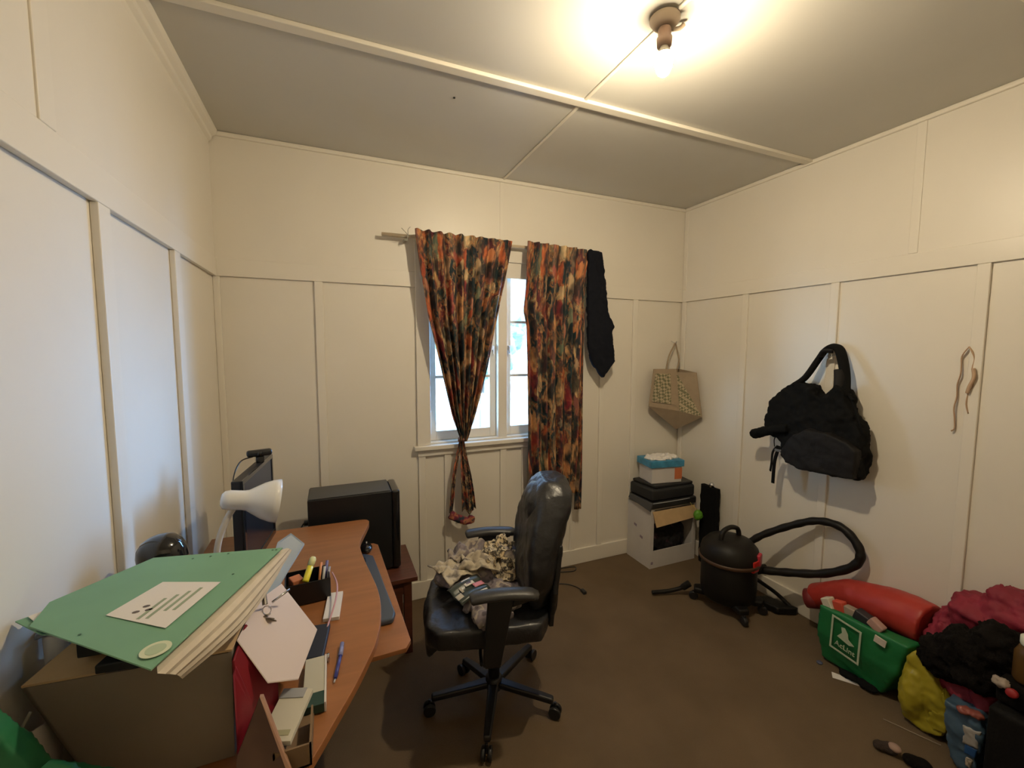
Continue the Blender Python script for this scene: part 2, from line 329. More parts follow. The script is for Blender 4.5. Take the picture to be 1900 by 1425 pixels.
# ---------------------------------------------------------------- curtains
def curtain_mat():
    M=bpy.data.materials.new('floral_curtain'); M.use_nodes=True; n=M.node_tree; b=n.nodes['Principled BSDF']; L=n.links.new
    b.inputs['Roughness'].default_value=.75; b.inputs['Specular IOR Level'].default_value=.25
    uv0=n.nodes.new('ShaderNodeUVMap'); uv0.uv_map='UVMap'; uv=n.nodes.new('ShaderNodeMapping'); uv.inputs['Scale'].default_value=(1,.62,1); L(uv0.outputs[0],uv.inputs[0])
    nz=n.nodes.new('ShaderNodeTexNoise'); nz.inputs['Scale'].default_value=9; nz.inputs['Detail'].default_value=3; L(uv.outputs[0],nz.inputs['Vector'])
    mx=n.nodes.new('ShaderNodeMix'); mx.data_type='RGBA'; mx.blend_type='LINEAR_LIGHT'; mx.inputs[0].default_value=.09
    L(uv.outputs[0],mx.inputs[6]); L(nz.outputs[1],mx.inputs[7])
    v1=n.nodes.new('ShaderNodeTexVoronoi'); v1.inputs['Scale'].default_value=11; L(mx.outputs[2],v1.inputs['Vector'])
    sep=n.nodes.new('ShaderNodeSeparateColor'); L(v1.outputs['Color'],sep.inputs[0])
    fl=n.nodes.new('ShaderNodeValToRGB'); e=fl.color_ramp; e.interpolation='LINEAR'
    cols=[(0,'#1a2a30'),(.2,'#2c4040'),(.32,'#8a2630'),(.42,'#c8683c'),(.54,'#e2b078'),(.66,'#ecd0a0'),(.76,'#9a2c38'),(.86,'#7c8468'),(.95,'#22303c')]
    e.elements[0].color=(*hx(cols[0][1]),1); e.elements[0].position=0; e.elements[1].position=cols[-1][0]; e.elements[1].color=(*hx(cols[-1][1]),1)
    for p,c in cols[1:-1]:
        q=e.elements.new(p); q.color=(*hx(c),1)
    L(sep.outputs[0],fl.inputs[0])
    # petals: finer noise ramp inside each bloom
    n2=n.nodes.new('ShaderNodeTexNoise'); n2.inputs['Scale'].default_value=30; n2.inputs['Detail'].default_value=4; L(mx.outputs[2],n2.inputs['Vector'])
    rp=n.nodes.new('ShaderNodeValToRGB'); e=rp.color_ramp
    e.elements[0].position=.32; e.elements[0].color=(*hx('#101a22'),1); e.elements[1].position=.75; e.elements[1].color=(*hx('#e6c58e'),1)
    for p,c in ((.42,'#22363a'),(.5,'#5c4a40'),(.57,'#b07040'),(.64,'#8c8c68')): q=e.elements.new(p); q.color=(*hx(c),1)
    L(n2.outputs[0],rp.inputs[0])
    dr_=n.nodes.new('ShaderNodeValToRGB'); dr_.color_ramp.elements[0].position=.28; dr_.color_ramp.elements[1].position=.62; L(v1.outputs['Distance'],dr_.inputs[0])
    m1=n.nodes.new('ShaderNodeMix'); m1.data_type='RGBA'; L(fl.outputs[0],m1.inputs[6]); L(rp.outputs[0],m1.inputs[7])
    mm=n.nodes.new('ShaderNodeMath'); mm.operation='MULTIPLY_ADD'; mm.inputs[1].default_value=.55; mm.inputs[2].default_value=.2; L(dr_.outputs[0],mm.inputs[0]); L(mm.outputs[0],m1.inputs[0])
    # dark ground between blooms
    n3=n.nodes.new('ShaderNodeTexNoise'); n3.inputs['Scale'].default_value=9; n3.inputs['Detail'].default_value=2; L(uv.outputs[0],n3.inputs['Vector'])
    r3=n.nodes.new('ShaderNodeValToRGB'); r3.color_ramp.elements[0].position=.50; r3.color_ramp.elements[1].position=.60; L(n3.outputs[0],r3.inputs[0])
    m2=n.nodes.new('ShaderNodeMix'); m2.data_type='RGBA'; L(m1.outputs[2],m2.inputs[6]); m2.inputs[7].default_value=(*hx('#18262b'),1)
    m3=n.nodes.new('ShaderNodeMath'); m3.operation='MULTIPLY'; m3.inputs[1].default_value=.85; L(r3.outputs[0],m3.inputs[0]); L(m3.outputs[0],m2.inputs[0])
    L(m2.outputs[2],b.inputs['Base Color'])
    return M
CURT=curtain_mat()
rod=thing('curtain_rod','pale wooden curtain rod above the window','curtain rod',(1.55,-.085,2.262))
obj('pole',tube(B(),[(.838,-.062,2.262),(2.23,-.062,2.272)],.011,n=1),mat('pale_wood',(.55,.44,.30),.5,var=.1,vscale=20),rod,smooth=True)
bm=B()
for z,k in ((2.262,0),):
    for i in range(5):
        a=i*1.2; tube(bm,[(.985,-.085,2.265),(.985+.02*math.cos(a)-.01,-.095,2.265+.03*math.sin(a)),(.98+.045*math.cos(a),-.09,2.27+.045*math.sin(a))],.0022,6)
obj('string_tie',bm,mat('grey_string',(.38,.36,.3),.8),rod,smooth=True)
obj('bracket',bx(.965,-.07,2.235,.98,-.0,2.25),MATS['grey_string'],rod); obj('bracket',bx(2.2,-.07,2.245,2.215,0,2.258),MATS['grey_string'],rod)
def lerp_tab(t,tab):
    for (a,va),(b,vb) in zip(tab,tab[1:]):
        if t<=b:
            k=(t-a)/(b-a) if b>a else 0; return va+(vb-va)*k
    return tab[-1][1]
def curtain(name,label,top,tabL,tabR,folds,cw,ztop,zbot,amps,nu=150,nv=70,y0=-.09,par=None,ruff=True):
    grid=[]
    for i in range(nu):
        u=i/(nu-1); row=[]
        for j in range(nv):
            v=j/(nv-1); z=ztop(u)+(zbot(u)-ztop(u))*v
            xl=lerp_tab(z,tabL); xr=lerp_tab(z,tabR); 
            uu_=u+.006*math.sin(9*v+u*20)
            x=xl+(xr-xl)*u
            a=lerp_tab(z,amps)
            ph=folds*2*PI*u+.8*math.sin(3*v+u*4)
            y=y0-a*(math.sin(ph)*.7+.3*math.sin(ph*1.7+1+v))+.006*math.sin(8*v+u*5)
            row.append((x,y,z))
        grid.append(row)
    ln=2.27-.45
    return sheet(name,grid,CURT,par,.0025,uv=lambda i,j:(i/(nu-1)*cw,(j/(nv-1))*1.75))
# tables run from low z to high z
c1=thing('curtain','floral curtain on the left of the window, tied into a knot at sill height','curtain',(1.30,-.09,.5),group='floral window curtains')
curtain('upper_cloth',None,0,[(1.03,1.283),(1.06,1.275),(1.2,1.225),(1.5,1.155),(1.8,1.085),(2.05,1.048),(2.285,1.018)],
        [(1.03,1.322),(1.06,1.335),(1.2,1.382),(1.5,1.465),(1.8,1.53),(2.05,1.585),(2.285,1.628)],9,1.35,lambda u:2.298-.012*u+.003*math.sin(u*60),lambda u:1.03,
        [(1.03,.012),(1.15,.026),(1.6,.034),(2.12,.026),(2.18,.014),(2.285,.018)],par=c1,y0=-.115)
obj('knot',tube(B(),[(1.282,-.088,1.045),(1.30,-.12,1.04),(1.325,-.09,1.035),(1.305,-.065,1.03),(1.282,-.085,1.03)],.011,8),CURT,c1,smooth=True)
curtain('hanging_tail',None,0,[(.50,1.30),(.8,1.288),(1.03,1.288)],[(.50,1.40),(.8,1.36),(1.03,1.312)],3,.5,lambda u:1.035,lambda u:.56+.02*math.sin(u*9),[(.5,.014),(1.03,.008)],nu=60,nv=40,par=c1,y0=-.085)
curtain('side_tail',None,0,[(.53,1.215),(.8,1.235),(1.03,1.288)],[(.53,1.235),(.8,1.262),(1.03,1.30)],1.5,.25,lambda u:1.035,lambda u:.56,[(.5,.006),(1.03,.006)],nu=30,nv=30,par=c1,y0=-.07)
soft('bunched_end',tube(B(),[(1.222,-.08,.555),(1.25,-.085,.535),(1.30,-.09,.51),(1.345,-.09,.50),(1.365,-.09,.53)],lambda t:.028-.006*t,12),patt('bunched_cloth',['#1a2a38','#2a3340','#7a2a3c','#a86a4a','#22303c'],22),c1,voxel=.006,smooth=3,wr=.02,wsize=.03)
c2=thing('curtain','floral curtain hanging straight down at the right of the window behind the office chair','curtain',(1.96,-.09,.62),group='floral window curtains')
curtain('cloth',None,0,[(.45,1.775),(.7,1.752),(.9,1.742),(1.4,1.728),(1.75,1.722),(1.85,1.70),(2.0,1.718),(2.285,1.733)],
        [(.45,2.125),(.9,2.15),(1.5,2.155),(2.0,2.165),(2.285,2.20)],7,1.2,lambda u:2.297-.02*u*u,lambda u:.60,
        [(.5,.03),(1.6,.034),(2.12,.026),(2.18,.014),(2.285,.018)],par=c2,y0=-.118)
curtain('trailing_edge',None,0,[(.42,2.125),(1.0,2.13),(2.2,2.15)],[(.42,2.18),(1.0,2.175),(2.2,2.19)],1.2,.2,lambda u:2.1,lambda u:.46,[(.4,.008),(2.2,.008)],nu=24,nv=50,par=c2,y0=-.095)
# ruffled heading tabs
# dark shirt hooked over the rod end
def softpoly(name,pts,d,m,parent=None,**k):
    return soft(name,prism(B(),pts,d),m,parent,**k)
SHIRT=mat('navy_black_cloth',(.006,.007,.012),.9,spec=.2)
o=softpoly('shirt',[(2.185,-.135,2.255),(2.20,-.135,2.285),(2.30,-.135,2.275),(2.335,-.135,2.06),(2.36,-.135,1.86),(2.415,-.135,1.76),(2.39,-.135,1.73),(2.425,-.135,1.52),(2.33,-.135,1.40),(2.24,-.135,1.50),(2.20,-.135,1.62),(2.195,-.135,1.75),(2.19,-.135,2.0)],(0,.035,0),SHIRT,voxel=.007,smooth=6,wr=.02,wsize=.05)
tag(o,'black shirt slung over the right end of the curtain rod','shirt')

# ---------------------------------------------------------------- bag in the corner
TOTE=mat('tote_canvas',(.33,.25,.165),.85,var=.08,vscale=15,bump=.2,bscale=150)
def diamond_mat():
    M=mat('tote_diamonds',(.40,.30,.2),.85); n=M.node_tree; b=n.nodes['Principled BSDF']; L=n.links.new
    t=n.nodes.new('ShaderNodeTexCoord'); mp=n.nodes.new('ShaderNodeMapping'); mp.inputs['Rotation'].default_value=(0,math.radians(45),0)
    L(t.outputs['Object'],mp.inputs[0]); ck=n.nodes.new('ShaderNodeTexChecker'); ck.inputs['Scale'].default_value=55
    ck.inputs[1].default_value=(.16,.15,.08,1); ck.inputs[2].default_value=(.42,.34,.22,1); L(mp.outputs[0],ck.inputs[0]); L(ck.outputs[0],b.inputs['Base Color']); return M
DIA=diamond_mat()
tb=thing('tote_bag','beige shopping bag with green diamond pattern hanging in the corner above the stacked cartons','bag',(3.0,-.12,.98))
def poly(bm,pts,mi=0): bm.faces.new([bm.verts.new(Vector(p)) for p in pts]).material_index=mi
TL,TC,TR=(2.84,-.055,1.455),(3.02,-.10,1.455),(3.115,-.21,1.43)
ML,MC,MR=(2.79,-.07,1.17),(3.0,-.17,1.135),(3.115,-.28,1.10)
TC2=(3.035,-.085,1.43); Bt=(3.04,-.10,.98); BK=(3.12,-.03,1.15); TK=(3.12,-.025,1.45)
bm=B(); poly(bm,[TL,TC,MC,ML]); poly(bm,[TC2,TR,MR]); poly(bm,[ML,MC,Bt]); poly(bm,[MC,MR,Bt]); poly(bm,[ML,Bt,BK]); poly(bm,[MR,BK,Bt]); poly(bm,[TL,ML,BK,TK]); poly(bm,[TR,TK,BK,MR]); poly(bm,[TC2,MR,MC],1)
o=obj('bag_body',bm,[TOTE,DIA],tb,recalc=False); s=o.modifiers.new('t','SOLIDIFY'); s.thickness=.004
def q4(a,b,c,d,s,t): # bilinear
    a,b,c,d=map(Vector,(a,b,c,d)); return (a*(1-s)+b*s)*(1-t)+(d*(1-s)+c*s)*t
off=Vector((-.007,-.012,0))
bm=B(); poly(bm,[q4(TL,TC,MC,ML,s,t)+off for s,t in ((.08,.12),(.72,.12),(.72,.86),(.08,.86))]); o=obj('printed_panel',bm,DIA,tb,recalc=False); s=o.modifiers.new('t','SOLIDIFY'); s.thickness=.002
bm=B(); tube(bm,[(2.94,-.08,1.45),(2.97,-.07,1.55),(3.03,-.055,1.63),(3.05,-.05,1.655),(3.06,-.055,1.62),(3.055,-.09,1.53),(3.03,-.1,1.45)],.006,8); obj('handle',bm,TOTE,tb,smooth=True)
hk=tag(obj('wall_hook',tube(B(),[(3.045,-.014,1.67),(3.048,-.045,1.655),(3.048,-.06,1.655),(3.048,-.065,1.67)],.004,8),CHROME,smooth=True),'small hook in the corner holding the beige bag','hook')

# ---------------------------------------------------------------- backpack on the right wall
X0=W-.185
bp=thing('backpack','black backpack hanging on the right wall','backpack',(3.05,-1.12,.9))
body=[(-1.00,1.415),(-1.08,1.425),(-1.13,1.40),(-1.17,1.345),(-1.20,1.36),(-1.25,1.43),(-1.29,1.40),(-1.33,1.30),(-1.385,1.20),(-1.40,1.12),(-1.40,.955),(-1.36,.945),(-1.25,.935),(-1.12,.93),(-1.03,.95),(-.985,.985),(-.955,1.06),(-.885,1.10),(-.875,1.19),(-.90,1.30),(-.95,1.37)]
softpoly('main_body',[(X0+.03,y,z) for y,z in body],(.10,0,0),BLKF,bp,voxel=.009,smooth=10,wr=.05,wsize=.07,wr2=.012,wsize2=.02)
pk=[(-1.05,1.10),(-1.14,1.17),(-1.25,1.165),(-1.35,1.135),(-1.395,1.10),(-1.395,.95),(-1.25,.94),(-1.12,.935),(-1.04,.955),(-1.0,1.01)]
softpoly('front_pocket',[(X0-.01,y,z) for y,z in pk],(.07,0,0),mat('black_nylon',(.007,.006,.006),.7,bump=.1,bscale=120,spec=.3),bp,voxel=.008,smooth=8,wr=.015,wsize=.05)
soft('rolled_collar',tube(B(),[(X0+.03,-.80,1.075),(X0+.02,-.86,1.10),(X0+.02,-.94,1.13),(X0+.03,-1.02,1.15)],lambda t:.034-.008*t,12),BLKF,bp,voxel=.008,smooth=3,wr=.015,wsize=.03)
def strap(bm,pts,w=.02,t=.005):
    tube(bm,pts,w,8,6,t/w); return bm
bm=B(); tube(bm,[(X0+.06,-1.02,1.40),(X0+.08,-1.07,1.45),(X0+.11,-1.115,1.55),(X0+.13,-1.135,1.60),(X0+.135,-1.17,1.625),(X0+.13,-1.21,1.61),(X0+.11,-1.245,1.54),(X0+.09,-1.27,1.46),(X0+.06,-1.29,1.36)],.028,10,6,.6)
obj('shoulder_strap',bm,BLKF,bp,smooth=True)
bm=B(); tube(bm,[(X0+.08,-1.245,1.50),(X0+.06,-1.26,1.45),(X0+.05,-1.265,1.38)],.024,10,6,.5); tube(bm,[(X0+.09,-1.14,1.57),(X0+.08,-1.16,1.6),(X0+.09,-1.2,1.6)],.016,8,6,.6); obj('strap_padding',bm,MATS['black_nylon'],bp,smooth=True)
bm=B(); tube(bm,[(X0+.08,-1.29,1.40),(X0+.06,-1.315,1.365),(X0+.05,-1.34,1.35)],.007,8); obj('loose_strap_end',bm,BLKF,bp,smooth=True)
bm=B(); tube(bm,[(X0+.07,-1.31,1.38),(X0+.05,-1.36,1.27),(X0+.05,-1.395,1.18)],.006,8); obj('webbing',bm,BLKF,bp,smooth=True)
bm=B(); tube(bm,[(X0+.05,-.95,1.03),(X0+.03,-.935,.99),(X0+.03,-.93,.92),(X0+.03,-.925,.87)],.012,8,6,.4); tube(bm,[(X0+.05,-.96,1.03),(X0+.03,-.95,.94),(X0+.03,-.945,.80)],.011,8,6,.4); tube(bm,[(X0+.06,-.93,1.09),(X0+.05,-.925,1.06),(X0+.05,-.93,1.02)],.003,6)
obj('dangling_straps',bm,BLKF,bp,smooth=True)
bm=B(); box(bm,X0+.0,-1.01,1.005,X0+.006,-.965,1.02); obj('buckle',bm,mat('grey_plastic',(.12,.12,.12),.4),bp,bevel=.002)
tag(obj('wall_hook',tube(B(),[(W,-1.17,1.585),(W-.04,-1.17,1.575),(W-.06,-1.17,1.58),(W-.065,-1.17,1.60)],.005,8),CHROME,smooth=True),'wall hook carrying the black backpack','hook')
# pale ribbon on the wall
bm=B()
def rib(pts):
    tube(bm,[(W-.012-.004*math.sin(i*2),y,z) for i,(y,z) in enumerate(pts)],.0075,6,4,.35)
rib([(-1.712,1.625),(-1.698,1.60),(-1.688,1.575),(-1.69,1.54),(-1.692,1.50),(-1.682,1.455),(-1.684,1.40),(-1.68,1.35),(-1.683,1.30),(-1.685,1.255),(-1.677,1.243)])
rib([(-1.712,1.625),(-1.725,1.60),(-1.732,1.57),(-1.728,1.53),(-1.735,1.50),(-1.735,1.45),(-1.722,1.42),(-1.72,1.37),(-1.728,1.33)])
bm2=tube(bm,[(W-.026,-1.735,1.53),(W-.027,-1.74,1.49),(W-.026,-1.728,1.45),(W-.024,-1.722,1.42)],.007,6)
o=obj('ribbon',bm,mat('pinkish_tape',(.50,.34,.22),.7),smooth=True); tag(o,'crumpled beige ribbon looped on a nail on the right wall','ribbon')

# ---------------------------------------------------------------- desk
dk=thing('desk','orange wood-look computer desk along the left wall','desk',(.35,-1.2,0))
edge=[(.03,-.432),(.30,-.44),(.60,-.452),(.675,-.455),(.697,-.475),(.698,-.51),(.675,-.60),(.648,-.70),(.642,-.78),(.652,-.90),(.668,-1.03),(.680,-1.15),(.677,-1.27),(.654,-1.40),(.62,-1.49),(.583,-1.571),(.531,-1.67),(.493,-1.741),(.445,-1.82),(.38,-1.88),(.30,-1.90),(.03,-1.90)]
es=[edge[0],edge[1]]+[tuple(p[:2]) for p in smoothpts([(x,y,0) for x,y in edge[2:-2]],4)]+edge[-2:]
obj('desk_top',prism(B(),[(x,y,.725) for x,y in es],(0,0,.025)),DESKM,dk,bevel=.002)
obj('side_panel',bx(.04,-.50,0,.385,-.48,.725),DESKM,dk,bevel=.002); obj('side_panel',bx(.04,-1.72,0,.40,-1.70,.725),DESKM,dk,bevel=.002)
obj('back_panel',bx(.04,-1.70,.30,.055,-.50,.725),DESKM,dk,bevel=.002)
trp=[(.28,-.54),(.715,-.525),(.735,-.55),(.765,-1.31),(.745,-1.345),(.28,-1.36)]
kt=obj('keyboard_tray',prism(B(),[(x,y,.634) for x,y in trp],(0,0,.016)),DESKM,dk,bevel=.002)
obj('tray_rail',bx(.25,-1.30,.65,.60,-1.275,.725),BLKP,kt); obj('tray_rail',bx(.25,-.60,.65,.60,-.575,.725),BLKP,kt)
kbd=thing('keyboard','dark curved keyboard on the pull-out tray under the desk edge','keyboard',(.66,-.95,.65))
kp=[(.52,-.70),(.665,-.665),(.70,-.70),(.712,-.85),(.722,-1.0),(.735,-1.17),(.722,-1.205),(.52,-1.21)]
obj('keyboard_body',prism(B(),[(x,y,.651) for x,y in kp],(0,0,.020)),mat('slate_plastic',(.055,.075,.11),.3),kbd,bevel=.006)
bm=B()
for i in range(4):
    for k in range(13): box(bm,.53+i*.035,-1.19+k*.036,.672,.53+i*.035+.030,-1.19+k*.036+.031,.679)
obj('keys',bm,BLKP,kbd,bevel=.001)
ms=thing('computer_mouse','small black mouse beside the keyboard by the desk corner','mouse',(.69,-.58,.65))
soft('mouse_body',ell(B(),(.675,-.60,.665),(.03,.045,.018)),BLKG,ms,voxel=.003,smooth=1); obj('scroll_wheel',lathe(B(),[(.007,-.003),(.007,.003)],(.68,-.58,.682),(1,0,0),12),CHROME,ms)

# ---------------------------------------------------------------- PC tower and its stand
st=thing('side_table','dark brown wooden side table under the computer tower','table',(.66,-.30,0))
obj('table_top',bx(.40,-.50,.395,.935,-.10,.42),DWOOD,st,bevel=.003)
for x in (.43,.885):
    for y in (-.47,-.14): obj('leg',bx(x-.02,y-.02,0,x+.02,y+.02,.395),DWOOD,st,bevel=.002)
obj('apron',bx(.45,-.485,.33,.865,-.475,.395),DWOOD,st)
pc=thing('computer_tower','large black computer tower standing on the brown side table against the back wall','computer',(.64,-.27,.42))
obj('case',bx(.42,-.385,.435,.825,-.175,.856),mat('case_black',(.008,.009,.011),.42,bump=.03,bscale=80),pc,bevel=.006)
obj('front_bezel',bx(.825,-.388,.43,.868,-.172,.858),BLKG,pc,bevel=.012)
obj('top_panel',bx(.425,-.38,.856,.82,-.18,.860),mat('case_top_grey',(.05,.052,.052),.4),pc,bevel=.002)
for x in (.47,.79): obj('foot',bx(x-.02,-.37,.42,x+.02,-.19,.436),BLKP,pc)
bm=B(); tube(bm,[(.42,-.26,.70),(.40,-.27,.705),(.385,-.28,.69),(.36,-.29,.64),(.35,-.30,.5)],.004,8); tube(bm,[(.42,-.30,.64),(.40,-.33,.63),(.37,-.35,.60),(.34,-.33,.52)],.004,8); box(bm,.395,-.275,.69,.42,-.245,.71)
obj('cables',bm,BLKP,pc,smooth=True)

# ---------------------------------------------------------------- monitor, webcam
mo=thing('monitor','black flat computer monitor seen edge-on at the back left of the desk','monitor',(.26,-.76,.75))
A=Vector((.246,-.96,0)); Bv=Vector((.295,-.565,0)); dv=(Bv-A).normalized(); nv_=Vector((dv.y,-dv.x,0)) # nv_ points to +x (screen side)
def pan(a0,a1,t0,t1,z0,z1,bm=None):
    bm=bm or B(); pts=[A+dv*a0+nv_*t0,A+dv*a1+nv_*t0,A+dv*a1+nv_*t1,A+dv*a0+nv_*t1]
    return prism(bm,[(p.x,p.y,z0) for p in pts],(0,0,z1-z0))
wid=(Bv-A).length
obj('housing',pan(0,wid,-.032,0,.79,1.145),BLKP,mo,bevel=.004)
bm=B(); 
for a0,a1,z0,z1 in ((0,wid,.79,.815),(0,wid,1.13,1.145),(0,.016,.815,1.13),(wid-.016,wid,.815,1.13)): pan(a0,a1,0,.006,z0,z1,bm)
obj('bezel',bm,BLKG,mo,bevel=.001)
obj('screen',pan(.016,wid-.016,0,.003,.815,1.13),mat('dark_screen',(.012,.013,.015),.25),mo)
mid=A+dv*wid*.5-nv_*.03
bm=B(); prism(bm,[(mid.x-.012,mid.y-.03,.76),(mid.x+.012,mid.y-.03,.76),(mid.x+.012,mid.y+.03,.76),(mid.x-.012,mid.y+.03,.76)],(0,0,.12)); obj('stand_neck',bm,BLKP,mo)
obj('stand_base',lathe(B(),[(.11,0),(.11,.008),(.03,.014)],(mid.x,mid.y,.75),seg=32),BLKP,mo,smooth=True)
wc=thing('webcam','small black webcam clipped on top of the monitor','webcam',(.272,-.68,1.145))
mc_=Matrix.Translation((.268,-.69,1.176))@RZ(.25)
obj('camera_body',bx(-.045,-.017,-.006,.045,.015,.020,mc_),BLKP,wc,bevel=.008)
obj('clip',bx(-.015,-.018,-.030,.015,.018,-.006,mc_),BLKG,wc,bevel=.002)
obj('lens',lathe(B(),[(.009,0),(.009,.006),(.006,.008)],mc_@Vector((.0,-.016,.007)),(.247,-.969,0),16),BLKG,wc,smooth=True)
obj('webcam_cable',tube(B(),[(.245,-.70,1.17),(.21,-.74,1.165),(.195,-.80,1.12),(.20,-.86,1.04),(.21,-.87,.90),(.20,-.88,.752)],.0025,6),BLKP,wc,smooth=True)

# ---------------------------------------------------------------- lamps
dl=thing('desk_lamp','white gooseneck desk lamp with flared shade in front of the monitor','lamp',(.20,-1.13,.75))
ax=Vector((.196,.03,-.040)).normalized()
c0=Vector((.212,-1.10,1.130))
prof=[(.0,0),(.018,.002),(.028,.010),(.031,.025),(.031,.062),(.033,.075),(.043,.092),(.058,.118),(.068,.145),(.071,.165),(.068,.165),(.064,.145),(.052,.116),(.036,.09)]
obj('lamp_shade',lathe(B(),prof,c0,ax,36,cap=False),WHITEP,dl,smooth=True)
obj('light_bulb',lathe(B(),[(.013,.08),(.013,.10),(.024,.115),(.027,.13),(.02,.148),(.004,.155)],c0,ax,20),WHITEP,dl,smooth=True)
obj('gooseneck',tube(B(),[c0+ax*.035-Vector((0,0,.026)),(.225,-1.105,1.06),(.205,-1.115,1.00),(.198,-1.12,.93),(.198,-1.13,.77)],.0095,12),mat('ivory_plastic',(.60,.56,.50),.35),dl,smooth=True)
obj('lamp_base',lathe(B(),[(.07,0),(.072,.01),(.06,.02),(.02,.026)],(.198,-1.13,.75),seg=32),WHITEP,dl,smooth=True)
tl=thing('table_lamp','glossy black domed lamp behind the green folder near the left wall','lamp',(.125,-1.30,.75))
D0=Vector((.128,-1.30,1.0))
obj('lamp_shade',lathe(B(),[(.054,.0),(.055,.05),(.054,.075),(.049,.092),(.039,.105),(.024,.113),(.010,.1165),(0,.117)],D0,(-.12,-.1,1),40),BLKG,tl,smooth=True)
obj('pole',lathe(B(),[(.009,.02),(.009,.26)],(.125,-1.30,.75),seg=16),BLKP,tl); obj('lamp_base',lathe(B(),[(.06,0),(.06,.012),(.02,.022)],(.125,-1.30,.75),seg=28),BLKP,tl,smooth=True)

# ---------------------------------------------------------------- carton with folders on the desk
bxo=thing('cardboard_box','open brown cardboard box on the near end of the desk','box',(.2,-1.55,.75))
TLp,TRp,BRp,BLp=(.026,-1.685,1.008),(.342,-1.685,.985),(.337,-1.68,.752),(.118,-1.68,.752)
KRAFT=mat('grey_brown_card',(.25,.205,.155),.8,var=.05,vscale=8)
bm=B(); prism(bm,[TLp,TRp,BRp,BLp],(0,.006,0)); prism(bm,[(.022,-1.42,.985),(.342,-1.42,.985),(.337,-1.42,.752),(.115,-1.42,.752)],(0,.006,0))
prism(bm,[TRp,BRp,(.337,-1.42,.752),(.342,-1.42,.985)],(-.005,0,0)); prism(bm,[TLp,BLp,(.115,-1.42,.752),(.022,-1.42,.985)],(.005,0,0)); box(bm,.12,-1.68,.752,.335,-1.42,.757)
obj('box_body',bm,KRAFT,bxo)
bm=B(); prism(bm,[(.026,-1.686,1.009),(.140,-1.686,1.002),(.150,-1.585,1.016),(.06,-1.585,1.022)],(0,0,.004)); obj('box_flap',bm,CARD,bxo)
bm=B(); prism(bm,[(.255,-1.686,.993),(.343,-1.686,.988),(.350,-1.60,.998),(.28,-1.62,1.004)],(0,0,.004)); obj('box_flap',bm,CARD,bxo)
bm=B(); prism(bm,[(.343,-1.684,.988),(.356,-1.55,1.0),(.348,-1.42,.99),(.335,-1.42,.985),(.336,-1.684,.985)],(0,0,.003)); obj('box_flap',bm,CARD,bxo)
o=tag(obj('binder',bx(.10,-1.67,1.026,.34,-1.43,1.056,about((.22,-1.55,1.04),RZ(-.08))),BLKM,bevel=.003),'black binder lying directly under the green folder, higher than the front one','binder',group='black binders in the box')
tag(obj('binder',prism(B(),[(.128,-1.692,1.006),(.30,-1.698,.998),(.325,-1.60,1.002),(.158,-1.60,1.010)],(0,0,.018)),BLKM,bevel=.003),'dark binder lying along the front rim of the box, below the upper binder','binder',group='black binders in the box')
fo=thing('folder','green cardboard folder with white label and round sticker on top of the box','folder',(.2,-1.65,1.05))
GRN=mat('green_card',hx('#74a283'),.55,var=.04,vscale=12)
cv=[(.426,-1.525,1.12),(.154,-1.468,1.12),(.036,-1.609,1.12),(.047,-1.692,1.12),(.281,-1.897,1.118)]
obj('front_cover',prism(B(),cv,(0,0,.003)),GRN,fo,bevel=.0006)
cb=Vector((.22,-1.66,0))
def ins(p,k,z): v=cb+(Vector((p[0],p[1],0))-cb)*k; return (v.x,v.y,z)
# stack of loose pages fanned out on the right-hand side
bm=B(); top=[(.430,-1.512,1.116),(.35,-1.735,1.116),(.283,-1.897,1.114)]; 
tp=smoothpts([(.434,-1.512,1.114),(.395,-1.62,1.114),(.345,-1.76,1.113),(.288,-1.895,1.111)],6)
bt=smoothpts([(.428,-1.43,1.066),(.408,-1.56,1.062),(.368,-1.72,1.058),(.300,-1.838,1.056)],6)
nl=7; rings=[]
for k in range(nl+1):
    t=k/nl; rings.append([a.lerp(b,t)+Vector((.008*math.sin(t*PI)+.0025*(k%2),-.002*(k%2),0)) for a,b in zip(tp,bt)])
V=[[bm.verts.new(p) for p in r_] for r_ in rings]
for a,b in zip(V,V[1:]):
    for i in range(len(a)-1): bm.faces.new((a[i],a[i+1],b[i+1],b[i]))
def inw(p,z): q=Vector((p.x,p.y,0)).lerp(Vector((.19,-1.60,0)),.62); return (q.x,q.y,z)
inn=[bm.verts.new(inw(p,1.113)) for p in tp]
inb=[bm.verts.new(inw(p,1.062)) for p in bt]
for i in range(len(tp)-1):
    bm.faces.new((V[0][i],inn[i],inn[i+1],V[0][i+1])); bm.faces.new((V[-1][i],V[-1][i+1],inb[i+1],inb[i])); bm.faces.new((inn[i],inb[i],inb[i+1],inn[i+1]))
bm.faces.new([v[0] for v in V]+[inb[0],inn[0]]); bm.faces.new([v[-1] for v in V][::-1]+[inn[-1],inb[-1]])
obj('pages',bm,CREAMP,fo)
obj('back_cover',prism(B(),[(.005,-1.645,1.112),(.08,-1.575,1.105),(.20,-1.50,1.098),(.20,-1.74,1.098),(.065,-1.70,1.106)],(0,0,.002)),GRN,fo)
obj('inner_sheet',prism(B(),[(.020,-1.640,1.1155),(.09,-1.575,1.112),(.10,-1.66,1.112),(.062,-1.688,1.113)],(0,0,.001)),PAPER,fo)
obj('label',prism(B(),[(.212,-1.607,1.1235),(.323,-1.653,1.1235),(.269,-1.791,1.1235),(.156,-1.705,1.1235)],(0,0,.0006)),PAPER,fo)
GP=mat('grey_green_print',(.30,.36,.25),.7)
bm=B(); lx=(Vector((.269,-1.791,0))-Vector((.323,-1.653,0))).normalized()
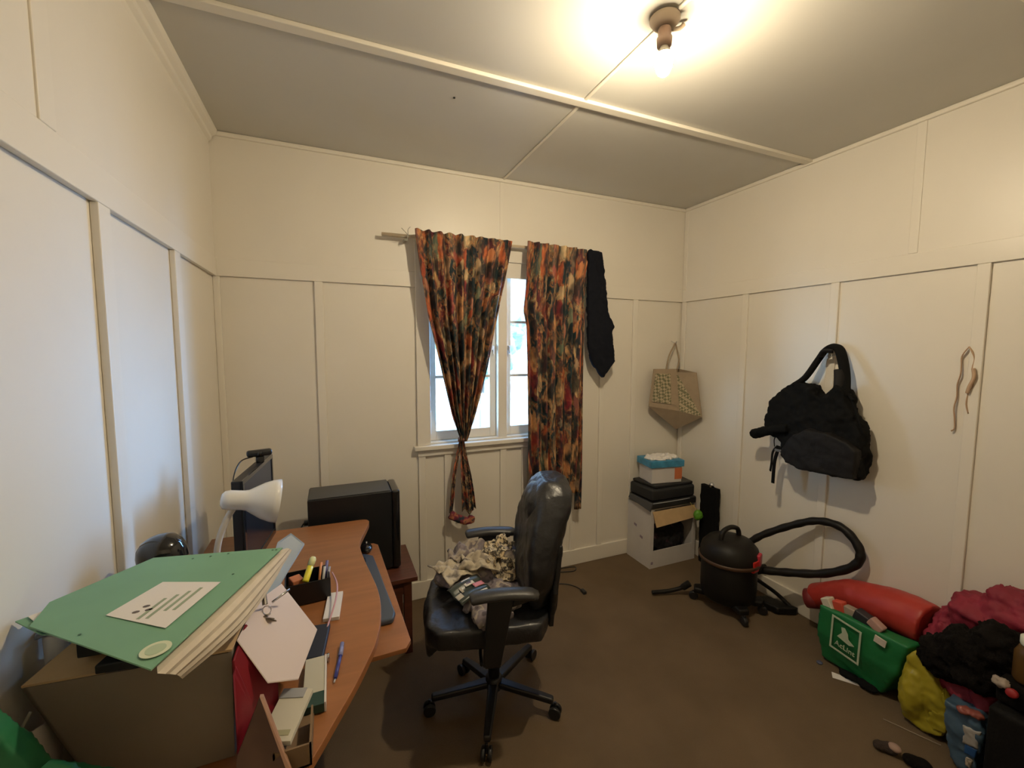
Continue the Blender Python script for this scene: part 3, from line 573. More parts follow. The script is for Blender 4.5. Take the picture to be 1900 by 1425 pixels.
for i in range(4):
    p=Vector((.295-.018*i,-1.665-.006*i,1.1243)); 
    w=lx*(.075-.01*(i%2)); n_=Vector((-lx.y,lx.x,0))*-.007; n_=Vector((lx.y,-lx.x,0))*.006
    prism(bm,[p,p+w,p+w+n_,p+n_],(0,0,.0004))
obj('label_print',bm,GP,fo)
bm=B()
for p in ((.214,-1.70),(.222,-1.715),(.203,-1.715)): prism(bm,[(p[0]+.006*math.cos(a),p[1]+.004*math.sin(a),1.1243) for a in [k*PI/4 for k in range(8)]],(0,0,.0004))
obj('label_marks',bm,mat('dark_ink',(.12,.10,.10),.7),fo)
def disc(c,r,h,n=28,ry=None): return [(c[0]+r*math.cos(2*PI*k/n),c[1]+(ry or r)*math.sin(2*PI*k/n),c[2]) for k in range(n)]
obj('round_sticker',prism(B(),disc((.273,-1.850,1.1235),.021,0),(0,0,.0005)),mat('cream_sticker',(.62,.66,.48),.7),fo)
obj('sticker_print',prism(B(),disc((.273,-1.850,1.1241),.014,0),(0,0,.0003)),mat('pale_green_print',(.42,.52,.36),.7),fo)
for p in ((.405,-1.532),(.413,-1.534),(.31,-1.512),(.275,-1.512),(.24,-1.51),(.34,-1.625),(.20,-1.64),(.14,-1.755)): obj('ink_spot',prism(B(),disc((*p,1.1235),.0025,0,8),(0,0,.0004)),mat('dark_green_ink',(.06,.14,.09),.7),fo)
# things slid down beside the carton
o=tag(obj('magazine_folder',prism(B(),[(.345,-1.70,.752),(.345,-1.70,.975),(.352,-1.60,.99),(.41,-1.60,.88),(.415,-1.66,.752)],(.004,.0,0)),mat('dark_red_card',(.22,.012,.022),.4),bevel=.001),'dark red folder standing between the box and the brown case','folder')
bm=B(); prism(bm,[(.3495,-1.715,.752),(.3485,-1.715,.955),(.352,-1.705,.965),(.396,-1.66,.752)],(0,.003,0)); 
o=tag(obj('folder',bm,mat('crimson_card',(.25,.014,.03),.4)),'crimson folder edge pressed against the side of the box','folder')
cs=thing('document_case','dark brown slanted document case on the desk beside the box','case',(.40,-1.75,.75))
BRN=mat('brown_case',(.125,.065,.045),.5,var=.06,vscale=9)
obj('front_panel',prism(B(),[(.391,-1.70,.884),(.352,-1.735,.795),(.35,-1.77,.752),(.455,-1.80,.752),(.452,-1.79,.765)],(0,.006,0)),BRN,cs,bevel=.0008)
obj('edge_band',prism(B(),[(.391,-1.705,.886),(.397,-1.703,.883),(.461,-1.80,.756),(.453,-1.80,.756)],(0,.008,0)),mat('tan_edge',(.36,.20,.13),.5),cs)
bs=thing('small_box','small open tan cardboard box with notepads near the desk edge','box',(.46,-1.71,.75))
bm=B(); box(bm,.418,-1.765,.752,.488,-1.761,.80); box(bm,.418,-1.765,.752,.422,-1.62,.80); box(bm,.484,-1.765,.752,.488,-1.66,.80); box(bm,.418,-1.765,.752,.488,-1.62,.756)
obj('box_body',bm,mat('dark_tan_card',(.22,.14,.075),.8),bs)
np_=thing('notepad','cream notepad lying on the small tan box','notepad',(.44,-1.69,.80))
NM=Matrix.Translation((.437,-1.685,.812))@RZ(-.33)@Matrix.Rotation(.12,4,'X')
obj('pages',bx(-.033,-.06,-.008,.033,.06,.004,NM),mat('notepad_cream',(.60,.57,.47),.8),np_,bevel=.001)
obj('cover_strip',bx(-.024,-.048,.0042,.024,-.036,.005,NM),mat('olive_strip',(.36,.35,.22),.7),np_)
obj('clip_end',bx(-.033,.038,.0042,.02,.062,.006,NM),mat('silver_grey',(.35,.36,.38),.35),np_)
nb_=thing('notebook','small cream notebook with dark green spine near the blue pen','notebook',(.49,-1.53,.75))
NB=Matrix.Translation((.488,-1.535,.752))@RZ(.0)
obj('pages',bx(-.026,-.055,0,.022,.075,.022,NB),mat('pad_cream2',(.56,.53,.42),.8),nb_,bevel=.001)
obj('spine',bx(-.022,-.098,0,.022,-.055,.022,NB),mat('dark_green_card',(.02,.06,.045),.6),nb_,bevel=.001)
obj('cover_edge',bx(.022,-.098,0,.026,.075,.024,NB),PAPER,nb_)
# white card leaning over the clutter
o=tag(obj('envelope',prism(B(),[(.403,-1.38,.956),(.494,-1.50,.874),(.456,-1.62,.839),(.403,-1.68,.893),(.347,-1.66,.992),(.352,-1.45,.955)],(.001,.002,.002)),mat('pinkish_paper',(.66,.56,.52),.75),bevel=.0005),'blank white card leaning across the clutter beside the green folder','card')
o=tag(soft('pouch',box(box(B(),.34,-1.48,.752,.44,-1.36,.80),.34,-1.38,.752,.40,-1.29,.885),BLKM,voxel=.008,smooth=4),'black pouch under the leaning white card','pouch')
ky=thing('key_ring','bunch of metal keys hanging over the leaning white card','keys',(.37,-1.40,.88))
bm=B()
def key(c,a,l=.035,tilt=-.75):
    mx=Matrix.Translation(Vector(c))@Matrix.Rotation(a,4,'Z')@Matrix.Rotation(tilt,4,'X')
    bmk=B(); prism(bmk,[mx@Vector((.010*math.cos(t),.010*math.sin(t),0)) for t in [k*PI/7 for k in range(14)]],mx.to_3x3()@Vector((0,0,.002))); box(bmk,-.003,.009,0,.003,l,.002,mx); box(bmk,.003,.018,0,.006,.022,.002,mx); box(bmk,.003,.026,0,.005,.03,.002,mx)
    return bmk
for i,(c,a) in enumerate((((.386,-1.535,.962),.5),((.394,-1.54,.955),-.3),((.378,-1.535,.958),1.3))): obj('key',key(c,a),mat('dull_brass',(.30,.26,.20),.3,metal=1),ky,bevel=.0004)
obj('ring',tube(B(),[(.387+.009*math.cos(a),-1.532,.975+.011*math.sin(a)) for a in [k*PI/6 for k in range(13)]],.0012,6,2),CHROME,ky,smooth=True)
obj('fob',tube(B(),[(.383,-1.525,.985),(.380,-1.515,1.003),(.378,-1.505,1.014)],.006,8),CHROME,ky,smooth=True)
o=tag(obj('pen',tube(B(),[(.395,-1.50,.975),(.432,-1.47,.985)],.003,8,1),CHROME,smooth=True),'thin metal pen lying across the white card by the keys','pen')
# clear blue packet
o=tag(obj('plastic_sleeve',prism(B(),[(.366,-1.10,.957),(.407,-1.10,.983),(.448,-1.12,.947),(.392,-1.30,.915),(.359,-1.35,.905),(.344,-1.36,.905)],(0,.003,.006)),mat('clear_blue_plastic',(.42,.52,.64),.12,trans=.2,coat=.8),bevel=.001),'shiny blue-grey plastic sleeve sticking out behind the green folder','sleeve')
o=tag(obj('book_stack',bx(.285,-1.30,.752,.372,-1.06,.885,about((.32,-1.2,.8),RZ(.03))),mat('grey_book',(.10,.10,.12),.5),bevel=.004),'grey file box under the shiny blue sleeve','file box')
pt=thing('pen_tray','black desk organiser filled with pens and clips','organiser',(.45,-1.09,.75))
PT=Matrix.Translation((.452,-1.095,.752))@RZ(.07)
bm=B(); box(bm,-.070,-.05,0,.070,-.046,.075,PT); box(bm,-.070,.05,0,.070,.054,.075,PT); box(bm,-.070,-.046,0,-.066,.05,.075,PT); box(bm,.066,-.046,0,.070,.05,.075,PT); box(bm,-.066,-.046,0,.066,.05,.004,PT); box(bm,-.002,-.046,0,.002,.05,.06,PT)
obj('tray_body',bm,mat('satin_black',(.008,.008,.009),.3),pt,bevel=.002)
hl=thing('highlighter','fat yellow highlighter pen standing up in the black desk organiser','highlighter',(.45,-1.13,.83))
YEL=mat('neon_yellow',(.85,.75,.04),.35,coat=.3)
a0=Vector((.447,-1.135,.826)); a1=Vector((.472,-1.075,.880)); d=(a1-a0); 
obj('barrel',lathe(B(),[(.010,0),(.0105,.004),(.0105,d.length*.62),(.009,d.length*.63)],a0,d,20),YEL,hl,smooth=True)
obj('cap',lathe(B(),[(.0112,d.length*.62),(.0112,d.length*.93),(.008,d.length)],a0,d,20),mat('pale_yellow',(.80,.82,.42),.3,coat=.3),hl,smooth=True)
for i,(c,col_,lb) in enumerate(((( .484,-1.11),(.75,.30,.12),'orange pen beside the yellow highlighter in the organiser'),((.503,-1.09),(.16,.14,.30),'purple-grey pen at the right end of the organiser'),((.495,-1.12),(.55,.55,.55),'silver pen in the right half of the organiser'),((.51,-1.115),(.30,.30,.33),'grey pen against the right wall of the organiser'))):
    o=tag(obj('pen',tube(B(),[(c[0],c[1],.765),(c[0]+.012,c[1]+.035,.857-.006*i)],.0045,8,1),mat('pen%d'%i,col_,.35),smooth=True),lb,'pen',group='pens in the organiser')
o=tag(obj('eraser',bx(.400,-1.12,.800,.436,-1.075,.828,about((.418,-1.10,.81),RZ(.4))),mat('orange_rubber',(.60,.20,.08),.6),bevel=.003),'orange rubber eraser in the left half of the organiser','eraser')
o=tag(obj('eraser_support',bx(.39,-1.135,.757,.445,-1.055,.799),mat('brown_pad',(.16,.09,.05),.7),bevel=.002),'brown note block filling the left half of the organiser','note block')
o=tag(obj('rubber_band',tube(B(),[(.530,-1.05,.80),(.545,-1.14,.80),(.54,-1.22,.79),(.52,-1.30,.77),(.50,-1.38,.756)],.0028,8),mat('pink_cord',(.60,.34,.38),.4),smooth=True),'thin pink cord curving beside the organiser','cord')
o=tag(obj('paper_slip',bx(.508,-1.27,.7505,.556,-1.12,.762,about((.53,-1.2,.75),RZ(-.1))),PAPER,bevel=.001),'small pad of white slips on the desk behind the blue pen','paper')
o=tag(obj('wallet',bx(.468,-1.45,.7505,.515,-1.30,.768,about((.49,-1.37,.75),RZ(-.12))),mat('dark_navy',(.012,.017,.035),.5),bevel=.004),'dark navy wallet between the white card and the cream notebook','wallet')
bpn=thing('pen','blue ballpoint pen on the bare desk edge','pen',(.545,-1.5,.75))
obj('barrel',tube(B(),[(.535,-1.535,.7565),(.553,-1.43,.7565)],.0048,10,1),mat('pen_blue',(.05,.06,.28),.25),bpn,smooth=True); obj('cap',tube(B(),[(.549,-1.455,.758),(.5545,-1.405,.758)],.0062,10,1),mat('pen_cap_blue',(.25,.28,.55),.2,coat=.5),bpn,smooth=True); obj('tip',tube(B(),[(.535,-1.535,.7565),(.532,-1.552,.7565)],.0025,8,1),CHROME,bpn,smooth=True)
o=tag(obj('push_pin',tube(B(),[(.517,-1.46,.752),(.517,-1.46,.775)],.004,8,1),CHROME,smooth=True),'small silver pin beside the cream notebook','pin')
# left of the carton
o=tag(obj('plastic_lid',prism(B(),[(.004,-1.60,1.045),(.07,-1.585,1.060),(.09,-1.50,1.064),(.004,-1.48,1.05)],(0,0,.012)),mat('blue_grey_plastic',(.32,.34,.40),.35),bevel=.003),'blue-grey plastic lid wedged between the green folder and the wall','lid')  # loose plastic tub lid, a thin slab
o=tag(obj('paper_roll',tube(B(),[(.03,-1.58,.76),(.026,-1.58,1.045)],.018,14,1),PAPER,smooth=True),'white paper roll standing behind the box by the wall','paper roll')
o=tag(obj('paper_sheet',prism(B(),[(.006,-1.80,.752),(.03,-1.66,.752),(.055,-1.60,.90),(.028,-1.78,.96),(.006,-1.80,.93)],(.002,0,0)),PAPER),'white sheet standing against the wall beside the box','paper')
o=tag(obj('cable',tube(B(),[(.05,-1.715,.98),(.035,-1.72,.94),(.05,-1.72,.90),(.06,-1.73,.85),(.05,-1.74,.753)],.0025,6),MATS['grey_string'],smooth=True),'grey cable hanging at the left corner of the box','cable')
GB=mat('green_bag_cloth',(.012,.15,.055),.55,var=.2,vscale=8)
gb=thing('carry_bag','dark green cloth bag in the bottom left corner beside the box','bag',(.12,-1.84,.75))
soft('bag_body',prism(B(),[(.015,-1.86,.752),(.015,-1.86,1.13),(.055,-1.86,1.09),(.083,-1.86,1.055),(.115,-1.86,.99),(.125,-1.86,.965),(.20,-1.86,.92),(.225,-1.86,.88),(.235,-1.86,.752)],(0,.04,0)),GB,gb,voxel=.006,smooth=3,wr=.01,wsize=.06)
soft('bag_flap',prism(B(),[(.118,-1.87,.94),(.128,-1.87,.990),(.15,-1.87,1.003),(.175,-1.87,.985),(.205,-1.87,.925),(.22,-1.87,.85),(.13,-1.87,.85)],(0,-.012,0)),mat('green_bag_lighter',(.02,.20,.085),.5),gb,voxel=.005,smooth=3)

# ---------------------------------------------------------------- office chair (local: +x is the back)
ch=thing('office_chair','black leather office chair with patterned clothes on its seat','chair',(1.19,-.955,0),math.radians(-15),local=True)
chr_=-math.radians(-15)
for k,(px,py) in enumerate(((-.286,.045),(-.124,-.252),(.219,-.181),(.273,.181),(-.08,.216))):
    p=Vector((px,py,0)); p=RZ(chr_)@p; n=p.normalized(); s_=Vector((-n.y,n.x,0)); pr=p*.97
    lg=obj('leg',prism(B(),[n*.03+s_*.024+Vector((0,0,.085)),n*.03-s_*.024+Vector((0,0,.085)),pr-s_*.015+Vector((0,0,.062)),pr+s_*.015+Vector((0,0,.062))],(0,0,.028)),BLKP,ch,bevel=.008)
    bm=B()
    for sd in (-1,1): lathe(bm,[(.024,-.008),(.027,-.005),(.027,.005),(.024,.008)],p+s_*.014*sd+Vector((0,0,.027)),s_,20)
    tube(bm,[p+Vector((0,0,.03)),p+Vector((0,0,.07))],.006,8,1); obj('castor',bm,BLKP,lg,smooth=False,bevel=.002)
obj('base_hub',lathe(B(),[(.034,.07),(.038,.085),(.036,.125),(.028,.13)],(0,0,0)),BLKP,ch,smooth=True)
obj('gas_column',lathe(B(),[(.026,.12),(.026,.28),(.018,.285),(.018,.385)],(0,0,0)),BLKP,ch,smooth=True)
obj('seat_mechanism',bx(-.10,-.09,.365,.14,.09,.405),BLKP,ch,bevel=.01)
obj('height_lever',tube(B(),[(-.05,-.08,.38),(-.07,-.16,.375),(-.07,-.24,.37)],.007,8),BLKP,ch,smooth=True)
bm=B(); prism(bm,[(-.29,-.17,.425),(-.24,-.235,.425),(.17,-.23,.425),(.22,-.15,.425),(.22,.15,.425),(.17,.23,.425),(-.24,.235,.425),(-.29,.17,.425)],(0,0,.085))
prism(bm,[(-.285,-.17,.35),(-.315,0,.41),(-.285,.17,.405),(-.2,.18,.41),(-.2,-.18,.41)],(0,0,.09))
soft('seat',bm,LEATH,ch,voxel=.011,smooth=14,wr=.012,wsize=.08)
# back rest: profile leaning away, cushioned
bc=[]
bm=B()
def bsec(z,w,t0,t1,n=10):
    return [Vector((t0+(t1-t0)*0,-w,z))]
secs=[(.48,.12,.17,.235),(.55,.16,.145,.245),(.64,.215,.12,.26),(.75,.22,.125,.28),(.84,.205,.135,.305),(.93,.18,.15,.33),(1.0,.145,.175,.34),(1.045,.09,.21,.32)]
rings=[]
for z,w,t0,t1 in secs:
    c=(t0+t1)/2; h=(t1-t0)/2; rings.append([bm.verts.new((c+h*math.copysign(abs(math.cos(a))**.6,math.cos(a))+.04*(math.sin(a)*1)**2*-1*(1 if z<.9 else .4),w*math.copysign(abs(math.sin(a))**.6,math.sin(a)),z)) for a in [2*PI*k/24 for k in range(24)]])
for a,b in zip(rings,rings[1:]):
    for k in range(24): bm.faces.new((a[k],a[(k+1)%24],b[(k+1)%24],b[k]))
bm.faces.new(rings[0][::-1]); bm.faces.new(rings[-1])
br=soft('backrest',bm,LEATH,ch,voxel=.011,smooth=6,wr=.014,wsize=.06)
bm=ell(B(),(.195,0,.93),(.065,.14,.095),Matrix.Rotation(.22,4,'Y')); soft('headrest_cushion',bm,LEATH,br,voxel=.009,smooth=3,wr=.014,wsize=.05)
bm=ell(B(),(.150,0,.64),(.055,.16,.12),Matrix.Rotation(.05,4,'Y')); soft('lumbar_cushion',bm,LEATH,br,voxel=.009,smooth=3,wr=.012,wsize=.05)
bm=B(); tube(bm,[(.05,0,.385),(.20,0,.385),(.27,0,.42),(.285,0,.55),(.30,0,.70)],.03,10,6,.4); obj('back_bracket',bm,BLKP,ch,smooth=True)
soft('back_shell',prism(B(),[(.215,-.15,.44),(.225,-.18,.60),(.25,-.17,.80),(.25,.17,.80),(.225,.18,.60),(.215,.15,.44)],(.025,0,0)),BLKP,ch,voxel=.01,smooth=4)
for sd in (-1,1):
    y=sd*.285
    am=soft('armrest',tube(B(),[(-.115,y,.668),(-.09,y,.675),(.0,y,.682),(.09,y,.678),(.145,y,.668)],lambda t:.036 if .06<t<.9 else .028,12,6,.55),mat('grey_black_pad',(.035,.034,.033),.42,bump=.1,bscale=80),ch,voxel=.007,smooth=3)
    bm=B(); prism(bm,[(-.05,y-.013,.665),(.05,y-.013,.665),(.00,y-.013,.40),(-.07,y-.013,.40)],(0,.026,0)); prism(bm,[(.05,y-.013,.665),(.12,y-.013,.665),(.11,y-.013,.65),(.04,y-.013,.63)],(0,.026,0)); obj('arm_support',bm,BLKP,ch,bevel=.006)
    obj('arm_bracket',bx(-.06,min(y,sd*.1),.385,.0,max(y,sd*.1),.402),BLKP,ch,bevel=.003)
# soft patterned clothes on the seat
CLO=patt('grey_patterned_cloth',['#5a5254','#8a8082','#7d7376','#a89c8c','#746a6c','#453e3e'],16)
cl=thing('clothing','crumpled grey and cream patterned clothes heaped on the office chair seat','clothes',(1.2,-.92,.485))
bm=B()
for c,r in (((1.17,-1.0,.535),(.15,.13,.03)),((1.08,-.82,.55),(.12,.11,.045)),((1.22,-.80,.57),(.13,.12,.07)),((1.29,-.87,.59),(.07,.10,.09)),((1.20,-.72,.57),(.12,.09,.05)),((1.25,-.98,.545),(.10,.12,.04))): ell(bm,c,r)
soft('garment_heap',bm,CLO,cl,voxel=.008,smooth=4,wr=.05,wsize=.09,wr2=.022,wsize2=.035)
mat('cream_cloth',(.50,.45,.36),.85,var=.15,vscale=25)
def crumple(name,c,sx_,sy_,rz,m,amp=.018,n=26,seed=0,tilt=0):
    M_=Matrix.Translation(Vector(c))@RZ(rz)@Matrix.Rotation(tilt,4,'Y'); g=[]
    for i in range(n):
        row=[]
        for j in range(n):
            u=i/(n-1)-.5; v=j/(n-1)-.5
            k=1-.12*math.sin(7*v+seed)-.1*math.sin(5*u+seed*2)
            h=amp*mn.noise(Vector((u*5+seed,v*5,seed)))*2+amp*.5*abs(math.sin(9*u+4*v+seed))-.10*(u*u+v*v)*(sx_+sy_)*2
            row.append(M_@Vector((u*sx_*k,v*sy_*k,h)))
        g.append(row)
    return sheet(name,g,m,cl,.004)
PRN=patt('printed_cloth',['#2a2320','#d8c9a8','#3a3430','#c9b48c','#8a7c70'],30)
CRM=patt('cream_print_cloth',['#8a8070','#b8ab93','#c2b59c','#9a8f80','#6e665c'],22)
crumple('cream_garment',(1.045,-.83,.612),.15,.17,.3,CRM,.014,seed=1)
crumple('cream_fold',(1.16,-.87,.638),.20,.10,-.5,CRM,.02,seed=2.3)
crumple('printed_garment',(1.235,-.85,.675),.16,.14,.2,PRN,.02,seed=3.1,tilt=-.5)
crumple('printed_garment',(1.27,-.95,.635),.13,.15,.9,PRN,.02,seed=4.4,tilt=-.4)
crumple('grey_fold',(1.14,-.74,.635),.22,.13,.2,CLO,.025,seed=5.2)
crumple('grey_fold',(1.16,-1.08,.575),.24,.14,.25,CLO,.02,seed=6.1)
soft('front_fold',box(B(),1.05,-1.155,.505,1.20,-1.07,.535,about((1.13,-1.11,.5),RZ(.25))),CLO,cl,voxel=.006,smooth=3,wr=.02,wsize=.03)
cp=thing('magazine','glossy dark leaflet with white and pink print on top of the clothes','magazine',(1.08,-1.0,.55))
CM=Matrix.Translation((1.06,-1.0,.590))@RZ(.35)@Matrix.Rotation(.18,4,'X')@Matrix.Rotation(-.1,4,'Y')
gr=[[CM@Vector((-.075+.15*i/14,-.055+.11*j/10,.010*math.cos(i/14*PI-PI/2)+.006*math.sin(j))) for j in range(11)] for i in range(15)]
sheet('page',gr,mat('dark_glossy_print',(.045,.055,.045),.3),cp,.002)
def lab(x0,y0,x1,y1,m,name,mx=CM):
    g=[[mx@Vector((x0+(x1-x0)*i/6,y0+(y1-y0)*j/4,.0045+.010*math.cos(((x0+(x1-x0)*i/6)+.075)/.15*PI-PI/2))) for j in range(5)] for i in range(7)]
    return sheet(name,g,m,cp,.0015)
lab(-.01,.005,.035,.045,PAPER,'white_square'); lab(.0,.014,.024,.036,mat('violet_print',(.12,.09,.16),.4),'violet_print'); lab(.02,-.02,.07,.004,mat('pink_print',(.62,.22,.25),.4),'pink_band'); lab(-.03,-.054,.06,-.032,PAPER,'white_edge'); lab(-.074,-.04,-.045,-.005,MATS['cream_cloth'],'cream_corner'); lab(-.04,-.01,-.03,.02,MATS['cream_cloth'],'cream_line')
o=tag(obj('tag_label',prism(B(),[(1.04,-1.05,.37),(1.05,-1.06,.39),(1.14,-1.09,.41),(1.145,-1.09,.395)],(0,.004,0)),mat('lime_plastic',(.35,.42,.03),.5)),'lime green tag tied under the chair seat','tag')
bm=B(); tube(bm,[(1.125,-1.085,.395),(1.11,-1.08,.41),(1.105,-1.07,.43)],.003,6)
o2=obj('string',bm,MATS['lime_plastic'],None,smooth=True); o2.parent=o; o2.location=o2.location-o.location

# ---------------------------------------------------------------- stack in the back right corner
ct=thing('carton','white carton with cut-open front in the back right corner','box',(2.88,-.17,0))
x0,x1,y0,y1,h=2.655,3.09,-.285,-.025,.445
bm=B(); t=.006
box(bm,x0,y0,0,x0+t,y1,h); box(bm,x1-t,y0,0,x1,y1,h); box(bm,x0+t,y1-t,0,x1-t,y1,h); box(bm,x0+t,y0,0,x1-t,y1-t,t)
box(bm,x0+t,y0,t,x1-t,y0+t,.13); box(bm,x0+t,y0,.13,x0+.03,y0+t,h); box(bm,x1-.03,y0,.13,x1-t,y0+t,h)
obj('box_body',bm,CARDW,ct)
obj('folded_flap',prism(B(),[(x0+.012,y0-.004,.43),(x1-.02,y0-.004,.43),(x1-.03,y0-.03,.345),(x0+.03,y0-.03,.32)],(0,.004,0)),CARD,ct)
obj('box_lid',bx(x0+t,y0+t,.436,x1-t,y1-t,.445),CARDW,ct)
bm=B(); 
for y,z in ((-.10,.27),(-.17,.20)): prism(bm,[(x0-.001,y,z),(x0-.001,y-.03,z-.008),(x0-.001,y-.034,z+.012),(x0-.001,y-.004,z+.018)],(.0008,0,0))
prism(bm,[(x0+.01,y0-.001,.03),(x0+.03,y0-.001,.03),(x0+.03,y0-.001,.05),(x0+.01,y0-.001,.05)],(0,.0008,0))
obj('printed_marks',bm,mat('faded_purple_ink',(.28,.22,.28),.7),ct)
o=tag(soft('clothing_bundle',ell(ell(ell(B(),(2.80,-.17,.17),(.12,.09,.10)),(2.96,-.17,.18),(.10,.09,.12)),(2.88,-.16,.12),(.17,.10,.09)),patt('black_plum_cloth',['#0b0a0b','#141012','#0d0c10','#4a3038'],14),voxel=.009,smooth=3,wr=.04,wsize=.05),'dark crumpled fabric stuffed inside the white carton','fabric')
pr_=thing('printer','black printer on top of the white carton','printer',(2.88,-.17,.445))
bm=B(); prism(bm,[(2.645,-.295,.447),(3.07,-.305,.447),(3.10,-.03,.447),(2.655,-.03,.447)],(0,0,.055)); obj('lower_body',bm,BLKP,pr_,bevel=.012)
bm=B(); prism(bm,[(2.66,-.285,.502),(3.06,-.295,.502),(3.09,-.03,.502),(2.66,-.03,.502)],(0,0,.09)); obj('upper_body',bm,BLKM,pr_,bevel=.018)
obj('scanner_lid',prism(B(),[(2.70,-.27,.592),(3.05,-.28,.592),(3.08,-.04,.592),(2.68,-.04,.592)],(0,0,.022)),BLKP,pr_,bevel=.006)
obj('paper_tray',prism(B(),[(2.632,-.30,.44),(2.648,-.30,.50),(2.648,-.05,.50),(2.632,-.05,.47)],(.012,0,0)),mat('tray_grey',(.06,.06,.065),.35),pr_,bevel=.004)
obj('silver_strip',tube(B(),[(2.66,-.297,.495),(2.8,-.303,.494),(3.0,-.305,.495)],.003,6),mat('silver_grey',(.3,.3,.3),.3),pr_,smooth=True)
pb=thing('paper_box','white box with blue band and orange patch on top of the printer','box',(2.85,-.15,.614))
PM=about((2.85,-.16,.70),RZ(-.16))
obj('box_body',bx(2.715,-.25,.615,2.965,-.07,.765,PM),CARDW,pb,bevel=.004)
obj('blue_band',bx(2.700,-.262,.735,2.978,-.058,.785,PM),mat('blue_print',(.05,.25,.42),.4,var=.3,vscale=20),pb,bevel=.004)
obj('orange_patch',bx(2.905,-.252,.64,2.966,-.250,.725,PM),mat('orange_print',(.55,.16,.06),.6),pb)
soft('crumpled_paper',ell(ell(B(),(2.80,-.16,.79),(.10,.08,.018)),(2.90,-.15,.79),(.09,.08,.016)),PAPER,pb,voxel=.006,smooth=1,wr=.05,wsize=.04)
o=tag(soft('laptop_sleeve',box(B(),3.085,-.47,.0,3.125,-.32,.60,about((3.1,-.4,0),Matrix.Rotation(0,4,'Y'))),BLKF,voxel=.008,smooth=3,wr=.01,wsize=.05),'narrow black case standing on end beside the white carton','case')
o=tag(obj('bottle',lathe(B(),[(.018,0),(.018,.02),(.012,.03)],(3.10,-.41,.60),seg=16),CHROME,smooth=True),'small silver capped top on the narrow black case','cap')
o=tag(soft('ball',ell(B(),(3.02,-.37,.385),(.036,.03,.04)),mat('lime_ball',(.10,.30,.02),.5),voxel=.005,smooth=1,wr=.01,wsize=.02),'lime green pom toy hanging by the carton opening','toy')
s_o=obj('string',tube(B(),[(3.02,-.37,.42),(3.0,-.335,.445),(2.985,-.325,.47)],.0025,6),mat('yellow_string',(.5,.38,.1),.6),None,smooth=True); s_o.parent=o; s_o.location=s_o.location-o.location

# ---------------------------------------------------------------- vacuum cleaner
VX,VY=2.80,-.83
vc=thing('vacuum_cleaner','black canister vacuum cleaner with long looping hose on the carpet','vacuum cleaner',(VX,VY,0))
TUB=mat('vac_black',(.007,.006,.005),.5,spec=.3); VH=mat('vac_brownish_black',(.010,.008,.006),.5,spec=.3)
obj('tank',lathe(B(),[(.135,.07),(.148,.085),(.152,.15),(.150,.30),(.145,.31)],(VX,VY,0),seg=40),TUB,vc,smooth=True)
obj('motor_head',lathe(B(),[(.158,.305),(.162,.315),(.160,.35),(.150,.385),(.12,.42),(.07,.435),(.0,.437)],(VX,VY,0),seg=40),VH,vc,smooth=True)
obj('head_rim',lathe(B(),[(.164,.300),(.168,.306),(.168,.318),(.164,.322)],(VX,VY,0),seg=40),mat('vac_brown',(.07,.035,.018),.4),vc,smooth=True)
obj('carry_handle',tube(B(),[(VX-.075,VY,.42),(VX-.06,VY,.475),(VX,VY,.495),(VX+.06,VY,.475),(VX+.075,VY,.42)],.014,10),VH,vc,smooth=True)
for a in (.35,):
    c=Vector((VX+.150*math.cos(-1.42),VY+.150*math.sin(-1.42),.325))
    obj('red_latch',bx(-.03,-.014,-.04,.03,.014,.028,Matrix.Translation(c)@RZ(-1.42+PI/2)),mat('red_plastic',(.55,.02,.015),.35),vc,bevel=.008)
    c=Vector((VX+.156*math.cos(-1.12),VY+.156*math.sin(-1.12),.345))
    obj('red_latch',bx(-.028,-.012,-.035,.028,.012,.035,Matrix.Translation(c)@RZ(-1.12+PI/2)),mat('red_plastic2',(.50,.03,.06),.3),vc,bevel=.008)
for a in (PI*.75,-PI*.62,-PI*.28,PI*.3):
    d=Vector((math.cos(a),math.sin(a),0)); p=Vector((VX,VY,0))+d*.185
    ft=obj('foot',prism(B(),[Vector((VX,VY,.06))+d*.10+Vector((-d.y,d.x,0))*.045,Vector((VX,VY,.06))+d*.10-Vector((-d.y,d.x,0))*.045,p+Vector((0,0,.055))-Vector((-d.y,d.x,0))*.03,p+Vector((0,0,.055))+Vector((-d.y,d.x,0))*.03],(0,0,.035)),TUB,vc,bevel=.01)
    bm=lathe(B(),[(.022,-.012),(.026,-.008),(.026,.008),(.022,.012)],p+Vector((0,0,.026)),(-d.y,d.x,0),18); box(bm,p.x-.006,p.y-.006,.026,p.x+.006,p.y+.006,.06); obj('castor',bm,BLKP,ft,smooth=False,bevel=.002)
hose=obj('hose',tube(B(),[(VX+.13,VY-.03,.40),(2.98,-.92,.47),(3.05,-1.05,.57),(3.085,-1.17,.635),(3.10,-1.29,.635),(3.10,-1.375,.55),(3.085,-1.36,.46),(3.05,-1.23,.36),(2.99,-1.06,.295),(2.93,-.93,.26)],lambda t:.0205+.0012*math.sin(t*900)+.003*t,14,14),TUB,vc,smooth=True)
obj('hose_socket',tube(B(),[(VX+.10,VY-.09,.25),(VX+.16,VY-.12,.265)],.026,14,1),VH,vc,smooth=True)
vc.scale=(1.05,1.05,1.03); hose.scale=(1/1.05,1/1.05,1/1.03)
vt=thing('vacuum_nozzle','black vacuum floor nozzle lying on the carpet right of the vacuum','nozzle',(3.02,-.99,0))
soft('nozzle_head',prism(B(),[(2.97,-.86,.002),(3.07,-.90,.002),(3.125,-1.06,.002),(3.10,-1.07,.002),(3.0,-1.02,.002)],(0,0,.045)),TUB,vt,voxel=.007,smooth=4)
